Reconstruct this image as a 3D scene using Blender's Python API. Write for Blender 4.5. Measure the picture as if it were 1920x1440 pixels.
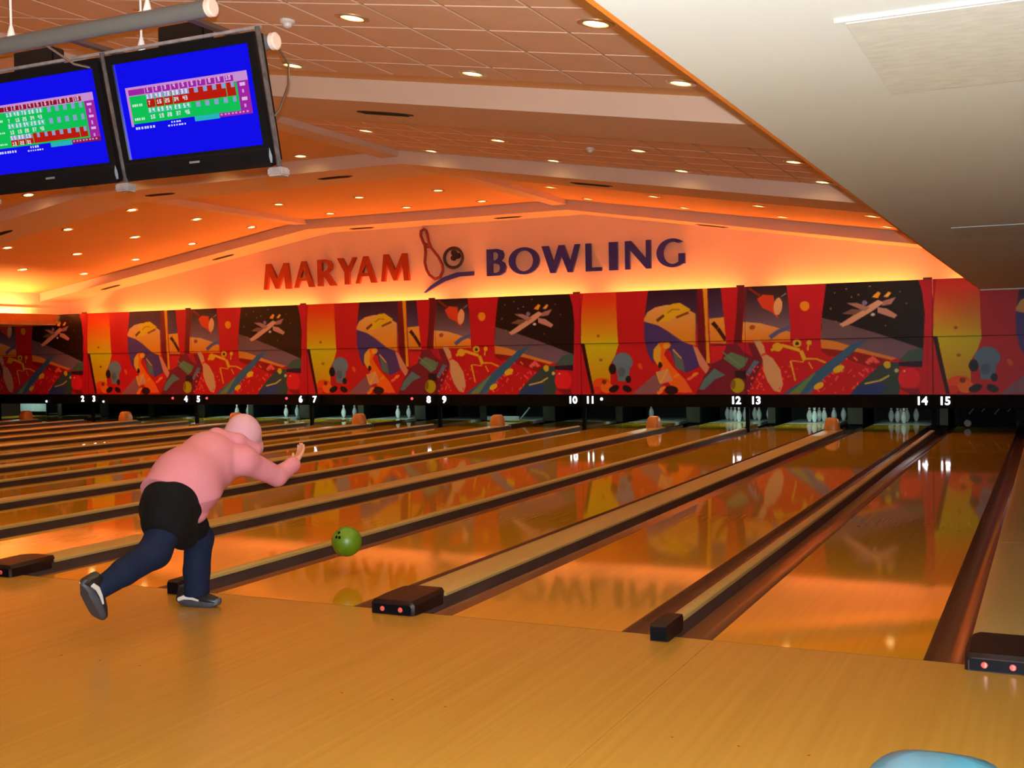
import bpy, bmesh, math, random
import numpy as np
from mathutils import Vector, Matrix
R = math.radians
PI = math.pi
scene = bpy.context.scene
for o in list(bpy.data.objects):
    bpy.data.objects.remove(o, do_unlink=True)
COL = scene.collection

# ------------------------------------------------------------------ camera
cam_d = bpy.data.cameras.new('camera')
cam = bpy.data.objects.new('camera', cam_d)
COL.objects.link(cam)
cam_d.sensor_width = 36.0
cam_d.lens = 2137.8 * 36.0 / 1920.0
cam_d.clip_end = 200
_r = Vector((0.90358, 0.42807, -0.01718)); _u = Vector((0.00367, 0.03236, 0.99947)); _f = Vector((-0.42840, 0.90317, -0.02767))
mw = Matrix(((_r.x, _u.x, -_f.x, 1.8993), (_r.y, _u.y, -_f.y, -5.9026), (_r.z, _u.z, -_f.z, 1.5506), (0, 0, 0, 1)))
cam.matrix_world = mw
scene.camera = cam

# ------------------------------------------------------------------ world, exposure
world = bpy.data.worlds.new('world'); scene.world = world
world.use_nodes = True
bg = world.node_tree.nodes['Background']
bg.inputs['Color'].default_value = (1.0, 0.62, 0.34, 1)
bg.inputs['Strength'].default_value = 0.10
vs = scene.view_settings
vs.view_transform = 'Standard'; vs.look = 'None'; vs.gamma = 1.0; vs.use_curve_mapping = False
vs.exposure = 0.0

# the photographer's flash, right above the lens
fl = bpy.data.lights.new('camera_flash', 'POINT'); fl.energy = 1650; fl.shadow_soft_size = 0.012; fl.color = (0.90, 0.97, 1.0)
flo = bpy.data.objects.new('camera_flash', fl); COL.objects.link(flo); flo.location = (1.905, -5.90, 1.604)

# ------------------------------------------------------------------ shared numbers (metres)
LW = 1.06; GN = 0.5144; GW = 0.6956; PITCH = 2 * LW + GN + GW
YM = 15.4           # mural / masking units
YW = 16.3           # lit wall with the sign behind them
ZMB, ZMS, ZMT = 0.68, 1.70, 2.71
RX, KX, ZC, SL = -6.9, -13.2, 4.60, 0.16
XR, XL = 0.78, -20.9
def zc(x):
    return ZC - SL * (x - RX) if x > RX else (ZC - SL * (KX - x) if x < KX else ZC)
def lane_x(k):
    if k == 16: return PITCH - LW / 2 - GN / 2
    b = -PITCH * ((15 - k) // 2)
    s = LW / 2 + GN / 2
    return b + (s if (15 - k) % 2 == 0 else -s)

# ------------------------------------------------------------------ materials
MATS = {}
def lin(c):
    return tuple(((v / 255) / 12.92 if v / 255 <= 0.04045 else ((v / 255 + 0.055) / 1.055) ** 2.4) for v in c)
def mat(name, col, rough=0.5, metal=0.0, var=0.0, scale=(6, 6, 6), bump=0.0, col2=None, emit=None, estr=0.0, spec=0.5, coat=0.0, detail=4, attr=None, trans=0.0, alpha=1.0, aspect=None):
    if name in MATS: return MATS[name]
    m = bpy.data.materials.new(name); m.use_nodes = True
    nt = m.node_tree; b = nt.nodes['Principled BSDF']
    b.inputs['Roughness'].default_value = rough; b.inputs['Metallic'].default_value = metal
    b.inputs['Specular IOR Level'].default_value = spec
    b.inputs['Coat Weight'].default_value = coat; b.inputs['Coat Roughness'].default_value = 0.05
    b.inputs['Transmission Weight'].default_value = trans
    b.inputs['Alpha'].default_value = alpha
    c4 = (*col, 1)
    if attr:
        a = nt.nodes.new('ShaderNodeVertexColor'); a.layer_name = attr
        if not estr: nt.links.new(a.outputs['Color'], b.inputs['Base Color'])
        else: b.inputs['Base Color'].default_value = c4
        if estr:
            nt.links.new(a.outputs['Color'], b.inputs['Emission Color']); b.inputs['Emission Strength'].default_value = estr
    elif var or col2:
        tc = nt.nodes.new('ShaderNodeTexCoord'); mp = nt.nodes.new('ShaderNodeMapping'); nz = nt.nodes.new('ShaderNodeTexNoise'); mx = nt.nodes.new('ShaderNodeMix')
        mx.data_type = 'RGBA'; mp.inputs['Scale'].default_value = scale; nz.inputs['Scale'].default_value = 1.0; nz.inputs['Detail'].default_value = detail
        nt.links.new(tc.outputs['Object'], mp.inputs['Vector']); nt.links.new(mp.outputs['Vector'], nz.inputs['Vector'])
        rp = nt.nodes.new('ShaderNodeMapRange'); rp.inputs['From Min'].default_value = 0.3; rp.inputs['From Max'].default_value = 0.7
        nt.links.new(nz.outputs['Fac'], rp.inputs['Value']); nt.links.new(rp.outputs['Result'], mx.inputs['Factor'])
        d = col2 if col2 else tuple(max(0, v * (1 - var)) for v in col)
        mx.inputs['A'].default_value = c4; mx.inputs['B'].default_value = (*d, 1)
        nt.links.new(mx.outputs['Result'], b.inputs['Base Color'])
        if bump:
            bp = nt.nodes.new('ShaderNodeBump'); bp.inputs['Strength'].default_value = bump; bp.inputs['Distance'].default_value = 0.01
            nt.links.new(nz.outputs['Fac'], bp.inputs['Height']); nt.links.new(bp.outputs['Normal'], b.inputs['Normal'])
    else:
        b.inputs['Base Color'].default_value = c4
    if emit:
        b.inputs['Emission Color'].default_value = (*emit, 1); b.inputs['Emission Strength'].default_value = estr
    MATS[name] = m
    return m

M_APP = mat('maple_approach', (0.43, 0.218, 0.030), 0.27, col2=(0.385, 0.19, 0.024), scale=(30, 0.5, 1), detail=6, spec=0.45)
M_LANE = mat('lane_laminate', (0.48, 0.225, 0.010), 0.05, col2=(0.45, 0.195, 0.008), scale=(30, 0.4, 1), detail=5, spec=0.22)
M_DECK = mat('pin_deck_white', (0.75, 0.72, 0.62), 0.25, var=0.15, scale=(20, 3, 1))
M_ARROW = mat('arrow_inlay', (0.22, 0.085, 0.01), 0.15, var=0.2)
M_GUT = mat('gutter_brown', (0.21, 0.066, 0.022), 0.2, col2=(0.15, 0.045, 0.016), scale=(3, 0.6, 3), spec=0.6)
M_CAP = mat('divider_cream', (0.42, 0.285, 0.095), 0.38, col2=(0.37, 0.24, 0.07), scale=(6, 0.7, 6))
M_CAPSIDE = mat('divider_side', (0.075, 0.042, 0.032), 0.45, var=0.4, scale=(8, 2, 8))
M_ENDBOX = mat('end_box_plastic', (0.022, 0.008, 0.006), 0.42, var=0.5, scale=(9, 9, 9), spec=0.2)
M_ENDFRONT = mat('end_box_front', (0.003, 0.003, 0.006), 0.5, var=0.3, scale=(20, 20, 20), spec=0.1)
M_REFL = mat('red_reflector', (0.75, 0.12, 0.10), 0.15, var=0.2, scale=(60, 60, 60))
M_HUMP = mat('orange_hood', (0.55, 0.20, 0.035), 0.35, var=0.25, scale=(9, 9, 9))
M_BLACK = mat('matt_black', (0.003, 0.003, 0.0035), 0.7, var=0.4, scale=(8, 8, 8), spec=0.12)
M_KICK = mat('kickback_board', (0.035, 0.03, 0.012), 0.5, var=0.5, scale=(5, 5, 5))
M_CURT = mat('pit_curtain', (0.012, 0.012, 0.012), 0.8, var=0.5, scale=(12, 2, 2))
M_WALL = mat('cove_wall_plaster', (0.84, 0.64, 0.52), 0.8, var=0.06, scale=(0.7, 0.7, 0.7))
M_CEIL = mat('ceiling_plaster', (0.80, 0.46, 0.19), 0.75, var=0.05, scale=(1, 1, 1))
M_TBAR = mat('tile_grid_bar', (0.92, 0.74, 0.62), 0.6, var=0.05)
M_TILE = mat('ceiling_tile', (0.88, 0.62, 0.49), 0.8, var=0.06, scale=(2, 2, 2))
M_BEAM = mat('beam_plaster', (0.78, 0.60, 0.50), 0.7, var=0.05, scale=(1.5, 1.5, 1.5))
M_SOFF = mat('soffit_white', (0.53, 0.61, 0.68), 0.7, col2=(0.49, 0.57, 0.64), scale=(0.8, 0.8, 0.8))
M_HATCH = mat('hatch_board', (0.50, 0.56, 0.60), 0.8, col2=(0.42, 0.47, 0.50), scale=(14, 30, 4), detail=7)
M_ORTRIM = mat('orange_trim', (0.70, 0.22, 0.03), 0.5, var=0.1)
M_VENT = mat('vent_dark', (0.03, 0.018, 0.010), 0.6, var=0.3)
M_LAMPRING = mat('downlight_ring', (0.75, 0.62, 0.45), 0.25, metal=0.6, var=0.05)
M_LAMP = mat('downlight_glow', (1, 0.9, 0.7), 0.5, emit=(1.0, 0.78, 0.34), estr=24.0)
M_TUBE = mat('cove_tube', (1, 0.8, 0.4), 0.5, emit=(1.0, 0.25, 0.045), estr=80.0)
M_TUBE2 = mat('bulkhead_tube', (1, 0.8, 0.4), 0.5, emit=(1.0, 0.38, 0.10), estr=260.0)
M_MURAL = mat('mural_print', (1, 1, 1), 0.45, attr='print', spec=0.3)
M_MEDGE = mat('mural_edge', (0.12, 0.01, 0.015), 0.5, var=0.2)
M_DIGIT = mat('lit_digit', (1, 1, 1), 0.5, emit=(0.92, 0.95, 1.0), estr=4.0)
M_REDLED = mat('red_lamp', (0.8, 0.05, 0.05), 0.4, emit=(1.0, 0.06, 0.10), estr=2.2)
M_WHLED = mat('white_lamp', (0.9, 0.9, 0.9), 0.4, emit=(0.95, 0.92, 1.0), estr=5.0)
M_PIN = mat('pin_white', (0.80, 0.82, 0.80), 0.2, var=0.04)
M_PINRED = mat('pin_red', (0.55, 0.03, 0.03), 0.3, var=0.1)
M_SIGNR = mat('sign_red', (0.34, 0.030, 0.004), 0.4, var=0.08)
M_SIGNRD = mat('sign_dark_red', (0.22, 0.02, 0.012), 0.4, var=0.1)
M_SIGNB = mat('sign_navy', (0.02, 0.025, 0.30), 0.4, var=0.1)
M_SIGNK = mat('sign_black', (0.03, 0.012, 0.02), 0.4, var=0.1)
M_GREY = mat('grey_tube', (0.135, 0.145, 0.15), 0.4, var=0.12, scale=(1.5, 12, 12))
M_CAPEND = mat('tube_cap_cream', (0.80, 0.62, 0.55), 0.4, var=0.05)
M_BEZEL = mat('monitor_bezel', (0.006, 0.006, 0.008), 0.18, var=0.3)
M_SCREEN = mat('monitor_screen', (0, 0, 0), 0.25, attr='print', estr=0.85)
M_WRAP = mat('clear_rail', (0.36, 0.30, 0.30), 0.15, var=0.4, scale=(20, 20, 20))
M_RAIL = mat('rail_dark', (0.11, 0.095, 0.10), 0.12, var=0.5, scale=(30, 30, 30), spec=0.8)
M_CABLE = mat('cable_dark', (0.10, 0.05, 0.035), 0.5, var=0.2)
M_WHITE = mat('white_fitting', (0.8, 0.78, 0.76), 0.4, var=0.05)
M_TEAL = mat('teal_hood', (0.055, 0.19, 0.235), 0.25, col2=(0.04, 0.15, 0.20), scale=(4, 4, 4))
M_GRAYP = mat('grey_plastic', (0.20, 0.20, 0.20), 0.4, var=0.2)
M_GREEN = mat('green_ball', (0.075, 0.165, 0.004), 0.4, col2=(0.10, 0.21, 0.006), scale=(9, 9, 9))
M_JACK = mat('pink_jersey', (0.57, 0.205, 0.255), 0.85, col2=(0.53, 0.185, 0.235), scale=(7, 7, 7), bump=0.5)
M_SCARF = mat('pale_pink_scarf', (0.58, 0.32, 0.385), 0.85, col2=(0.54, 0.275, 0.37), scale=(7, 7, 7), bump=0.4)
M_TUNIC = mat('black_cloth', (0.003, 0.003, 0.004), 0.9, var=0.4, scale=(8, 8, 8), spec=0.2)
M_JEANS = mat('navy_denim', (0.006, 0.011, 0.036), 0.85, col2=(0.004, 0.008, 0.026), scale=(9, 9, 9), bump=0.1, spec=0.2)
M_SKIN = mat('skin', (0.55, 0.26, 0.17), 0.55, var=0.08, scale=(20, 20, 20))
M_SHOE = mat('shoe_black', (0.012, 0.011, 0.014), 0.4, var=0.3)
M_SOLE = mat('shoe_sole', (0.05, 0.055, 0.07), 0.55, var=0.15)
M_STRIPE = mat('shoe_stripe', (0.62, 0.60, 0.58), 0.45, var=0.08)
M_EYE = mat('eye', (0.05, 0.03, 0.02), 0.2, var=0.1)
M_LIP = mat('lip', (0.45, 0.13, 0.11), 0.5, var=0.1)
M_SWEEP = mat('sweep_grey', (0.22, 0.26, 0.26), 0.5, var=0.2)
M_WALLD = mat('side_wall', (0.35, 0.20, 0.11), 0.8, var=0.1, scale=(1, 1, 1))
M_BASE = mat('subfloor', (0.05, 0.03, 0.015), 0.7, var=0.2)

# ------------------------------------------------------------------ mesh helpers
class MB:
    def __init__(s): s.v = []; s.f = []; s.mi = []
    def add(s, vs, fs, mi=0):
        n = len(s.v); s.v += [tuple(v) for v in vs]; s.f += [tuple(i + n for i in f) for f in fs]; s.mi += [mi] * len(fs); return s
    def box(s, x0, x1, y0, y1, z0, z1, mi=0):
        v = [(x, y, z) for x in (x0, x1) for y in (y0, y1) for z in (z0, z1)]
        return s.add(v, [(0, 1, 3, 2), (4, 6, 7, 5), (0, 4, 5, 1), (2, 3, 7, 6), (0, 2, 6, 4), (1, 5, 7, 3)], mi)
    def loft(s, rings, closed=True, caps=True, mi=0):
        n = len(rings[0]); v = [p for r in rings for p in r]; f = []
        for i in range(len(rings) - 1):
            for j in range(n if closed else n - 1):
                a = i * n + j; b = i * n + (j + 1) % n
                f.append((a, b, b + n, a + n))
        if caps and closed:
            f.append(tuple(range(n - 1, -1, -1))); f.append(tuple(range((len(rings) - 1) * n, len(rings) * n)))
        return s.add(v, f, mi)
    def tube(s, pts, r, n=8, mi=0, caps=True, closed=False):
        pts = [Vector(p) for p in pts]; rings = []
        rr = r if isinstance(r, (list, tuple)) else [r] * len(pts)
        up = None
        for i, p in enumerate(pts):
            if closed: t = pts[(i + 1) % len(pts)] - pts[i - 1]
            else: t = pts[min(i + 1, len(pts) - 1)] - pts[max(i - 1, 0)]
            t.normalize()
            if up is None: up = Vector((0, 0, 1)) if abs(t.z) < 0.9 else Vector((1, 0, 0))
            a = t.cross(up); a.normalize(); b = a.cross(t); up = b
            rings.append([p + (a * math.cos(2 * PI * k / n) + b * math.sin(2 * PI * k / n)) * rr[i] for k in range(n)])
        if closed:
            rings.append(rings[0]); return s.loft(rings, True, False, mi)
        return s.loft(rings, True, caps, mi)
    def lathe(s, prof, c=(0, 0, 0), n=16, mi=0, axis='z', caps=True):
        rings = []
        for r, h in prof:
            ring = []
            for k in range(n):
                a = 2 * PI * k / n; x, y = r * math.cos(a), r * math.sin(a)
                ring.append((c[0] + x, c[1] + y, c[2] + h) if axis == 'z' else ((c[0] + h, c[1] + x, c[2] + y) if axis == 'x' else (c[0] + x, c[1] + h, c[2] - y)))
            rings.append(ring)
        return s.loft(rings, True, caps, mi)
    def prism(s, poly, y0, y1, mi=0):   # poly in (x, z)
        n = len(poly); v = [(x, y0, z) for x, z in poly] + [(x, y1, z) for x, z in poly]
        f = [tuple(range(n)), tuple(range(2 * n - 1, n - 1, -1))] + [(i, i + n, (i + 1) % n + n, (i + 1) % n) for i in range(n)]
        return s.add(v, f, mi)
    def mesh(s, name):
        me = bpy.data.meshes.new(name); me.from_pydata(s.v, [], s.f)
        me.polygons.foreach_set('material_index', s.mi); me.update()
        bm = bmesh.new(); bm.from_mesh(me); bmesh.ops.recalc_face_normals(bm, faces=bm.faces); bm.to_mesh(me); bm.free()
        return me
def smooth(me, ang=40):
    me.polygons.foreach_set('use_smooth', [True] * len(me.polygons))
    try: me.set_sharp_from_angle(angle=R(ang))
    except Exception: pass
    return me
def bevel(me, w, seg=2):
    bm = bmesh.new(); bm.from_mesh(me)
    bmesh.ops.bevel(bm, geom=list(bm.edges), offset=w, segments=seg, affect='EDGES', clamp_overlap=True)
    bm.to_mesh(me); bm.free(); return me
def ob(name, mb, m, parent=None, sm=False, bev=0, loc=None):
    me = mb if isinstance(mb, bpy.types.Mesh) else mb.mesh(name)
    if bev: bevel(me, bev)
    if sm or bev: smooth(me)
    ms = m if isinstance(m, (list, tuple)) else [m]
    if not me.materials:
        for q in ms: me.materials.append(q)
    o = bpy.data.objects.new(name, me); COL.objects.link(o)
    if parent: o.parent = parent
    if loc is not None: o.location = loc
    return o
def tag(o, label=None, cat=None, group=None, kind=None):
    if label: o['label'] = label
    if cat: o['category'] = cat
    if group: o['group'] = group
    if kind: o['kind'] = kind
    return o
def thing(name, label, cat, loc=(0, 0, 0), group=None, rz=0):
    o = bpy.data.objects.new(name, None); COL.objects.link(o); o.location = loc; o.rotation_euler = (0, 0, rz); o.empty_display_size = 0.1
    return tag(o, label, cat, group)
def struct(name, mb, m, parent=None, **k):
    o = ob(name, mb, m, parent, **k)
    if not parent: o['kind'] = 'structure'
    return o
def copy_tree(src, loc, label=None):
    c = src.copy(); COL.objects.link(c); c.location = loc
    if label: c['label'] = label
    for ch in src.children:
        d = ch.copy(); COL.objects.link(d); d.parent = c
        for g in ch.children:
            e = g.copy(); COL.objects.link(e); e.parent = d
    return c
NUM = ['zero', 'one', 'two', 'three', 'four', 'five', 'six', 'seven', 'eight', 'nine', 'ten', 'eleven', 'twelve', 'thirteen', 'fourteen', 'fifteen', 'sixteen']
ORD = ['first', 'second', 'third', 'fourth', 'fifth', 'sixth', 'seventh', 'eighth', 'ninth', 'tenth', 'eleventh', 'twelfth', 'thirteenth', 'fourteenth']
rnd = random.Random(7)
MURAL = [
 ([[0.07,2.81],[0.76,2.78],[0.77,2.24],[0.79,1.69],[-0.0,1.71],[0.01,2.19]], (214,24,20), (196,172,16)),
 ([[0.04,1.71],[0.8,1.69],[0.73,1.47],[0.62,1.28],[0.61,0.88],[0.22,0.88],[0.1,1.38]], (190,176,12), (190,130,16)),
 ([[0.41,1.85],[0.4,1.83],[0.37,1.82],[0.35,1.83],[0.34,1.85],[0.35,1.87],[0.37,1.88],[0.4,1.87]], (150,80,20), None),
 ([[0.46,1.37],[0.45,1.35],[0.42,1.34],[0.39,1.35],[0.38,1.37],[0.39,1.39],[0.42,1.4],[0.45,1.39]], (150,95,20), None),
 ([[0.62,0.88],[0.6,0.82],[0.55,0.77],[0.47,0.75],[0.38,0.75],[0.3,0.77],[0.24,0.82],[0.22,0.88],[0.25,0.94],[0.3,0.99],[0.38,1.01],[0.47,1.01],[0.55,0.99],[0.6,0.94]], (214,70,16), None),
 ([[0.66,0.82],[0.65,0.77],[0.61,0.73],[0.56,0.71],[0.5,0.71],[0.45,0.73],[0.41,0.77],[0.4,0.82],[0.41,0.87],[0.45,0.91],[0.5,0.93],[0.56,0.93],[0.61,0.91],[0.65,0.87]], (222,96,20), None),
 ([[0.42,0.77],[0.41,0.74],[0.38,0.71],[0.34,0.7],[0.29,0.7],[0.25,0.71],[0.22,0.74],[0.21,0.77],[0.22,0.8],[0.25,0.83],[0.29,0.84],[0.34,0.84],[0.38,0.83],[0.41,0.8]], (206,44,22), None),
 ([[0.53,0.93],[0.52,0.9],[0.48,0.88],[0.44,0.9],[0.43,0.93],[0.44,0.97],[0.48,0.98],[0.52,0.97]], (120,40,12), None),
 ([[-0.0,1.69],[0.09,1.23],[0.16,1.24],[0.07,1.7]], (38,8,10), None),
 ([[0.09,1.23],[0.21,0.69],[0.27,0.7],[0.16,1.24]], (38,8,10), None),
 ([[1.09,1.32],[1.07,1.24],[1.01,1.18],[0.92,1.14],[0.83,1.14],[0.75,1.18],[0.69,1.24],[0.67,1.33],[0.69,1.41],[0.75,1.47],[0.84,1.51],[0.93,1.51],[1.01,1.47],[1.07,1.4]], (92,112,128), None),
 ([[0.74,1.28],[1.04,1.27],[0.99,0.93],[0.77,0.95]], (88,108,120), None),
 ([[0.74,1.18],[0.73,1.13],[0.71,1.1],[0.67,1.08],[0.64,1.08],[0.61,1.1],[0.59,1.14],[0.58,1.18],[0.59,1.23],[0.61,1.27],[0.64,1.29],[0.68,1.29],[0.71,1.27],[0.73,1.23]], (20,16,22), None),
 ([[1.05,0.98],[1.04,0.95],[1.03,0.92],[1.0,0.91],[0.98,0.91],[0.96,0.92],[0.94,0.95],[0.93,0.98],[0.94,1.01],[0.96,1.04],[0.98,1.05],[1.01,1.05],[1.03,1.04],[1.04,1.01]], (24,20,26), None),
 ([[0.8,0.84],[0.79,0.8],[0.76,0.76],[0.71,0.73],[0.66,0.72],[0.61,0.73],[0.58,0.75],[0.58,0.79],[0.61,0.82],[0.66,0.85],[0.72,0.87],[0.77,0.86]], (22,14,18), None),
 ([[1.06,0.75],[1.03,0.73],[0.99,0.72],[0.94,0.73],[0.89,0.76],[0.87,0.8],[0.87,0.83],[0.89,0.86],[0.94,0.86],[0.99,0.85],[1.03,0.82],[1.06,0.79]], (22,14,18), None),
 ([[0.93,1.13],[0.92,1.08],[0.9,1.05],[0.87,1.03],[0.83,1.03],[0.8,1.05],[0.78,1.08],[0.77,1.13],[0.78,1.17],[0.8,1.2],[0.83,1.22],[0.87,1.22],[0.9,1.2],[0.92,1.17]], (70,86,100), None),
 ([[1.28,1.25],[1.29,1.2],[1.27,1.17],[1.24,1.18],[1.2,1.22],[1.19,1.27],[1.21,1.3],[1.25,1.29]], (210,70,20), None),
 ([[1.07,0.69],[1.5,1.05],[1.8,1.18],[1.7,0.88],[1.59,0.69]], (126,78,84), None),
 ([[1.44,2.78],[2.45,2.76],[2.41,2.07],[2.37,1.62],[2.06,1.7],[1.38,2.05],[1.34,2.15]], (34,10,30), (104,70,112)),
 ([[1.34,2.17],[1.41,2.29],[1.57,2.38],[1.79,2.42],[2.0,2.42],[2.19,2.34],[2.38,2.23],[2.37,1.62],[2.14,1.69],[1.81,1.92],[1.61,2.03],[1.34,2.1]], (206,150,84), (208,122,18)),
 ([[1.7,2.24],[1.79,2.37],[1.92,2.44],[2.07,2.45],[2.28,2.32],[2.19,2.25],[1.99,2.18],[1.84,2.11],[1.64,2.09]], (206,160,24), None),
 ([[1.62,2.09],[1.76,2.2],[1.73,2.24],[1.58,2.14]], (96,50,20), None),
 ([[2.0,2.15],[2.25,2.24],[2.23,2.28],[1.98,2.19]], (120,58,16), None),
 ([[1.82,2.25],[1.93,2.32],[1.91,2.34],[1.81,2.27]], (160,100,20), None),
 ([[1.92,2.32],[2.07,2.31],[2.07,2.33],[1.92,2.34]], (160,100,20), None),
 ([[1.34,2.11],[1.61,2.03],[2.06,1.71],[2.31,1.62],[2.43,1.43],[2.43,1.21],[2.18,1.1],[1.97,1.2],[1.86,1.53],[1.71,1.61],[1.53,1.51],[1.51,1.27],[1.4,1.49],[1.34,1.76]], (64,46,102), None),
 ([[1.91,1.51],[2.11,1.36],[2.15,1.12],[1.97,1.2]], (78,92,92), None),
 ([[1.9,1.54],[2.07,1.37],[2.09,1.39],[1.92,1.57]], (190,140,60), None),
 ([[1.56,1.61],[1.66,1.7],[1.84,1.7],[1.88,1.63],[1.78,1.56],[1.73,1.46],[1.9,1.22],[2.15,0.97],[2.3,0.72],[1.97,0.72],[1.77,0.97],[1.63,1.22],[1.51,1.41]], (226,92,14), None),
 ([[1.52,1.56],[1.63,1.68],[1.68,1.56],[1.65,1.39],[1.7,1.27],[1.6,1.25],[1.51,1.39]], (206,150,40), None),
 ([[1.85,1.63],[1.85,1.6],[1.83,1.58],[1.8,1.57],[1.77,1.57],[1.74,1.58],[1.72,1.6],[1.71,1.63],[1.72,1.66],[1.74,1.68],[1.77,1.69],[1.8,1.69],[1.83,1.68],[1.85,1.66]], (206,150,36), None),
 ([[1.7,1.25],[1.68,1.21],[1.65,1.19],[1.62,1.21],[1.61,1.25],[1.62,1.3],[1.65,1.32],[1.68,1.3]], (30,14,16), None),
 ([[1.57,1.12],[1.8,1.19],[1.9,0.95],[1.65,0.88]], (196,130,90), None),
 ([[1.56,1.12],[1.63,0.9],[1.66,0.91],[1.59,1.13]], (214,150,40), None),
 ([[1.66,0.89],[1.82,1.16],[1.79,1.18],[1.63,0.91]], (214,150,40), None),
 ([[2.01,0.77],[2.0,0.73],[1.96,0.7],[1.9,0.68],[1.84,0.68],[1.78,0.7],[1.75,0.73],[1.73,0.77],[1.75,0.8],[1.79,0.84],[1.84,0.85],[1.9,0.85],[1.96,0.83],[2.0,0.8]], (40,10,14), None),
 ([[1.76,0.84],[1.76,0.81],[1.71,0.77],[1.66,0.76],[1.63,0.77],[1.64,0.8],[1.68,0.83],[1.73,0.85]], (226,120,30), None),
 ([[2.17,0.91],[2.16,0.88],[2.12,0.85],[2.06,0.83],[2.03,0.84],[2.04,0.87],[2.08,0.9],[2.13,0.92]], (220,84,60), None),
 ([[2.04,1.08],[2.04,1.05],[1.99,1.02],[1.94,1.0],[1.91,1.01],[1.92,1.04],[1.96,1.07],[2.01,1.09]], (226,120,30), None),
 ([[2.24,0.79],[2.23,0.76],[2.19,0.72],[2.14,0.71],[2.11,0.72],[2.11,0.75],[2.16,0.78],[2.21,0.8]], (220,84,60), None),
 ([[1.71,0.77],[1.7,0.73],[1.66,0.7],[1.61,0.68],[1.58,0.7],[1.58,0.73],[1.63,0.76],[1.68,0.78]], (226,120,30), None),
 ([[2.32,1.03],[2.31,1.0],[2.27,0.97],[2.22,0.95],[2.18,0.96],[2.19,0.99],[2.23,1.02],[2.29,1.04]], (220,84,60), None),
 ([[2.42,1.1],[2.41,1.07],[2.37,1.04],[2.32,1.02],[2.28,1.03],[2.29,1.06],[2.33,1.1],[2.39,1.11]], (226,120,30), None),
 ([[2.41,2.77],[2.53,2.76],[2.6,1.61],[2.65,1.21],[2.55,1.21],[2.41,1.62]], (104,12,22), None),
 ([[2.52,2.76],[2.61,2.76],[2.63,1.61],[2.65,1.28],[2.58,1.28],[2.56,2.07]], (206,134,22), None),
 ([[2.62,2.76],[2.87,2.75],[2.97,1.65],[2.65,1.66]], (36,14,34), (104,84,128)),
 ([[2.64,2.13],[2.93,2.15],[2.97,1.65],[2.66,1.66]], (208,140,50), (206,120,30)),
 ([[2.68,2.03],[2.78,1.92],[2.83,1.97],[2.74,2.08]], (58,16,14), None),
 ([[2.78,1.92],[2.93,1.7],[2.99,1.73],[2.84,1.96]], (58,16,14), None),
 ([[2.31,1.62],[2.39,1.59],[2.63,1.21],[2.58,1.05],[2.43,1.25]], (192,120,92), None),
 ([[2.87,2.75],[3.22,2.73],[3.15,2.05],[3.11,1.65],[2.97,1.65],[2.94,2.06]], (176,16,28), None),
 ([[3.21,2.78],[3.39,2.77],[3.29,2.05],[3.27,1.65],[3.11,1.65],[3.16,2.05]], (96,14,26), None),
 ([[2.66,1.64],[3.61,1.65],[3.68,1.34],[3.36,0.68],[2.35,0.68],[2.52,1.02],[2.66,1.21]], (104,22,40), None),
 ([[2.66,1.61],[2.97,1.61],[2.87,1.35],[2.67,1.26]], (186,24,32), None),
 ([[3.18,1.65],[3.37,1.65],[3.47,1.39],[3.3,1.48]], (160,18,40), None),
 ([[2.9,1.37],[3.06,1.49],[3.38,1.36],[3.32,1.22],[3.2,1.15]], (84,110,84), None),
 ([[2.88,1.48],[3.26,1.19],[3.28,1.21],[2.9,1.5]], (100,120,90), None),
 ([[2.42,0.78],[2.52,0.97],[2.73,1.18],[2.95,1.05],[2.74,0.97],[2.52,0.77]], (80,106,108), None),
 ([[3.3,1.04],[3.49,1.33],[3.59,1.3],[3.41,1.06]], (78,98,124), None),
 ([[3.13,1.13],[3.34,1.13],[3.32,0.97],[3.13,1.01]], (34,20,26), None),
 ([[3.31,0.85],[3.3,0.79],[3.26,0.74],[3.2,0.71],[3.14,0.71],[3.09,0.74],[3.05,0.79],[3.04,0.85],[3.05,0.91],[3.09,0.96],[3.14,0.99],[3.21,0.99],[3.26,0.96],[3.3,0.91]], (160,140,14), None),
 ([[3.14,0.87],[3.12,0.8],[3.09,0.78],[3.06,0.8],[3.04,0.87],[3.06,0.94],[3.09,0.97],[3.13,0.94]], (120,90,16), None),
 ([[3.39,2.77],[4.12,2.74],[4.17,2.03],[4.17,1.66],[3.27,1.67],[3.3,2.05]], (30,8,12), (140,112,128)),
 ([[3.3,2.05],[3.61,2.02],[3.89,1.94],[4.17,1.84],[4.17,1.66],[3.27,1.67]], (214,150,86), (212,112,22)),
 ([[3.52,1.94],[3.5,1.91],[3.46,1.9],[3.42,1.91],[3.41,1.95],[3.43,1.98],[3.47,1.99],[3.51,1.98]], (150,70,30), None),
 ([[3.82,1.71],[3.96,1.81],[3.92,1.88],[3.77,1.78]], (82,80,124), None),
 ([[3.95,1.81],[4.18,1.9],[4.16,1.97],[3.92,1.88]], (82,80,124), None),
 ([[3.56,2.47],[3.67,2.55],[3.87,2.53],[3.89,2.34],[3.96,2.09],[3.83,2.22],[3.66,2.3]], (196,56,26), None),
 ([[4.03,2.31],[4.01,2.23],[3.97,2.17],[3.93,2.16],[3.89,2.18],[3.87,2.25],[3.87,2.33],[3.89,2.41],[3.93,2.47],[3.97,2.49],[4.0,2.46],[4.03,2.4]], (210,146,96), None),
 ([[3.39,2.66],[3.61,2.51],[3.63,2.55],[3.42,2.7]], (120,26,16), None),
 ([[4.01,2.49],[4.11,2.55],[4.1,2.57],[4.0,2.5]], (130,120,130), None),
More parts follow.
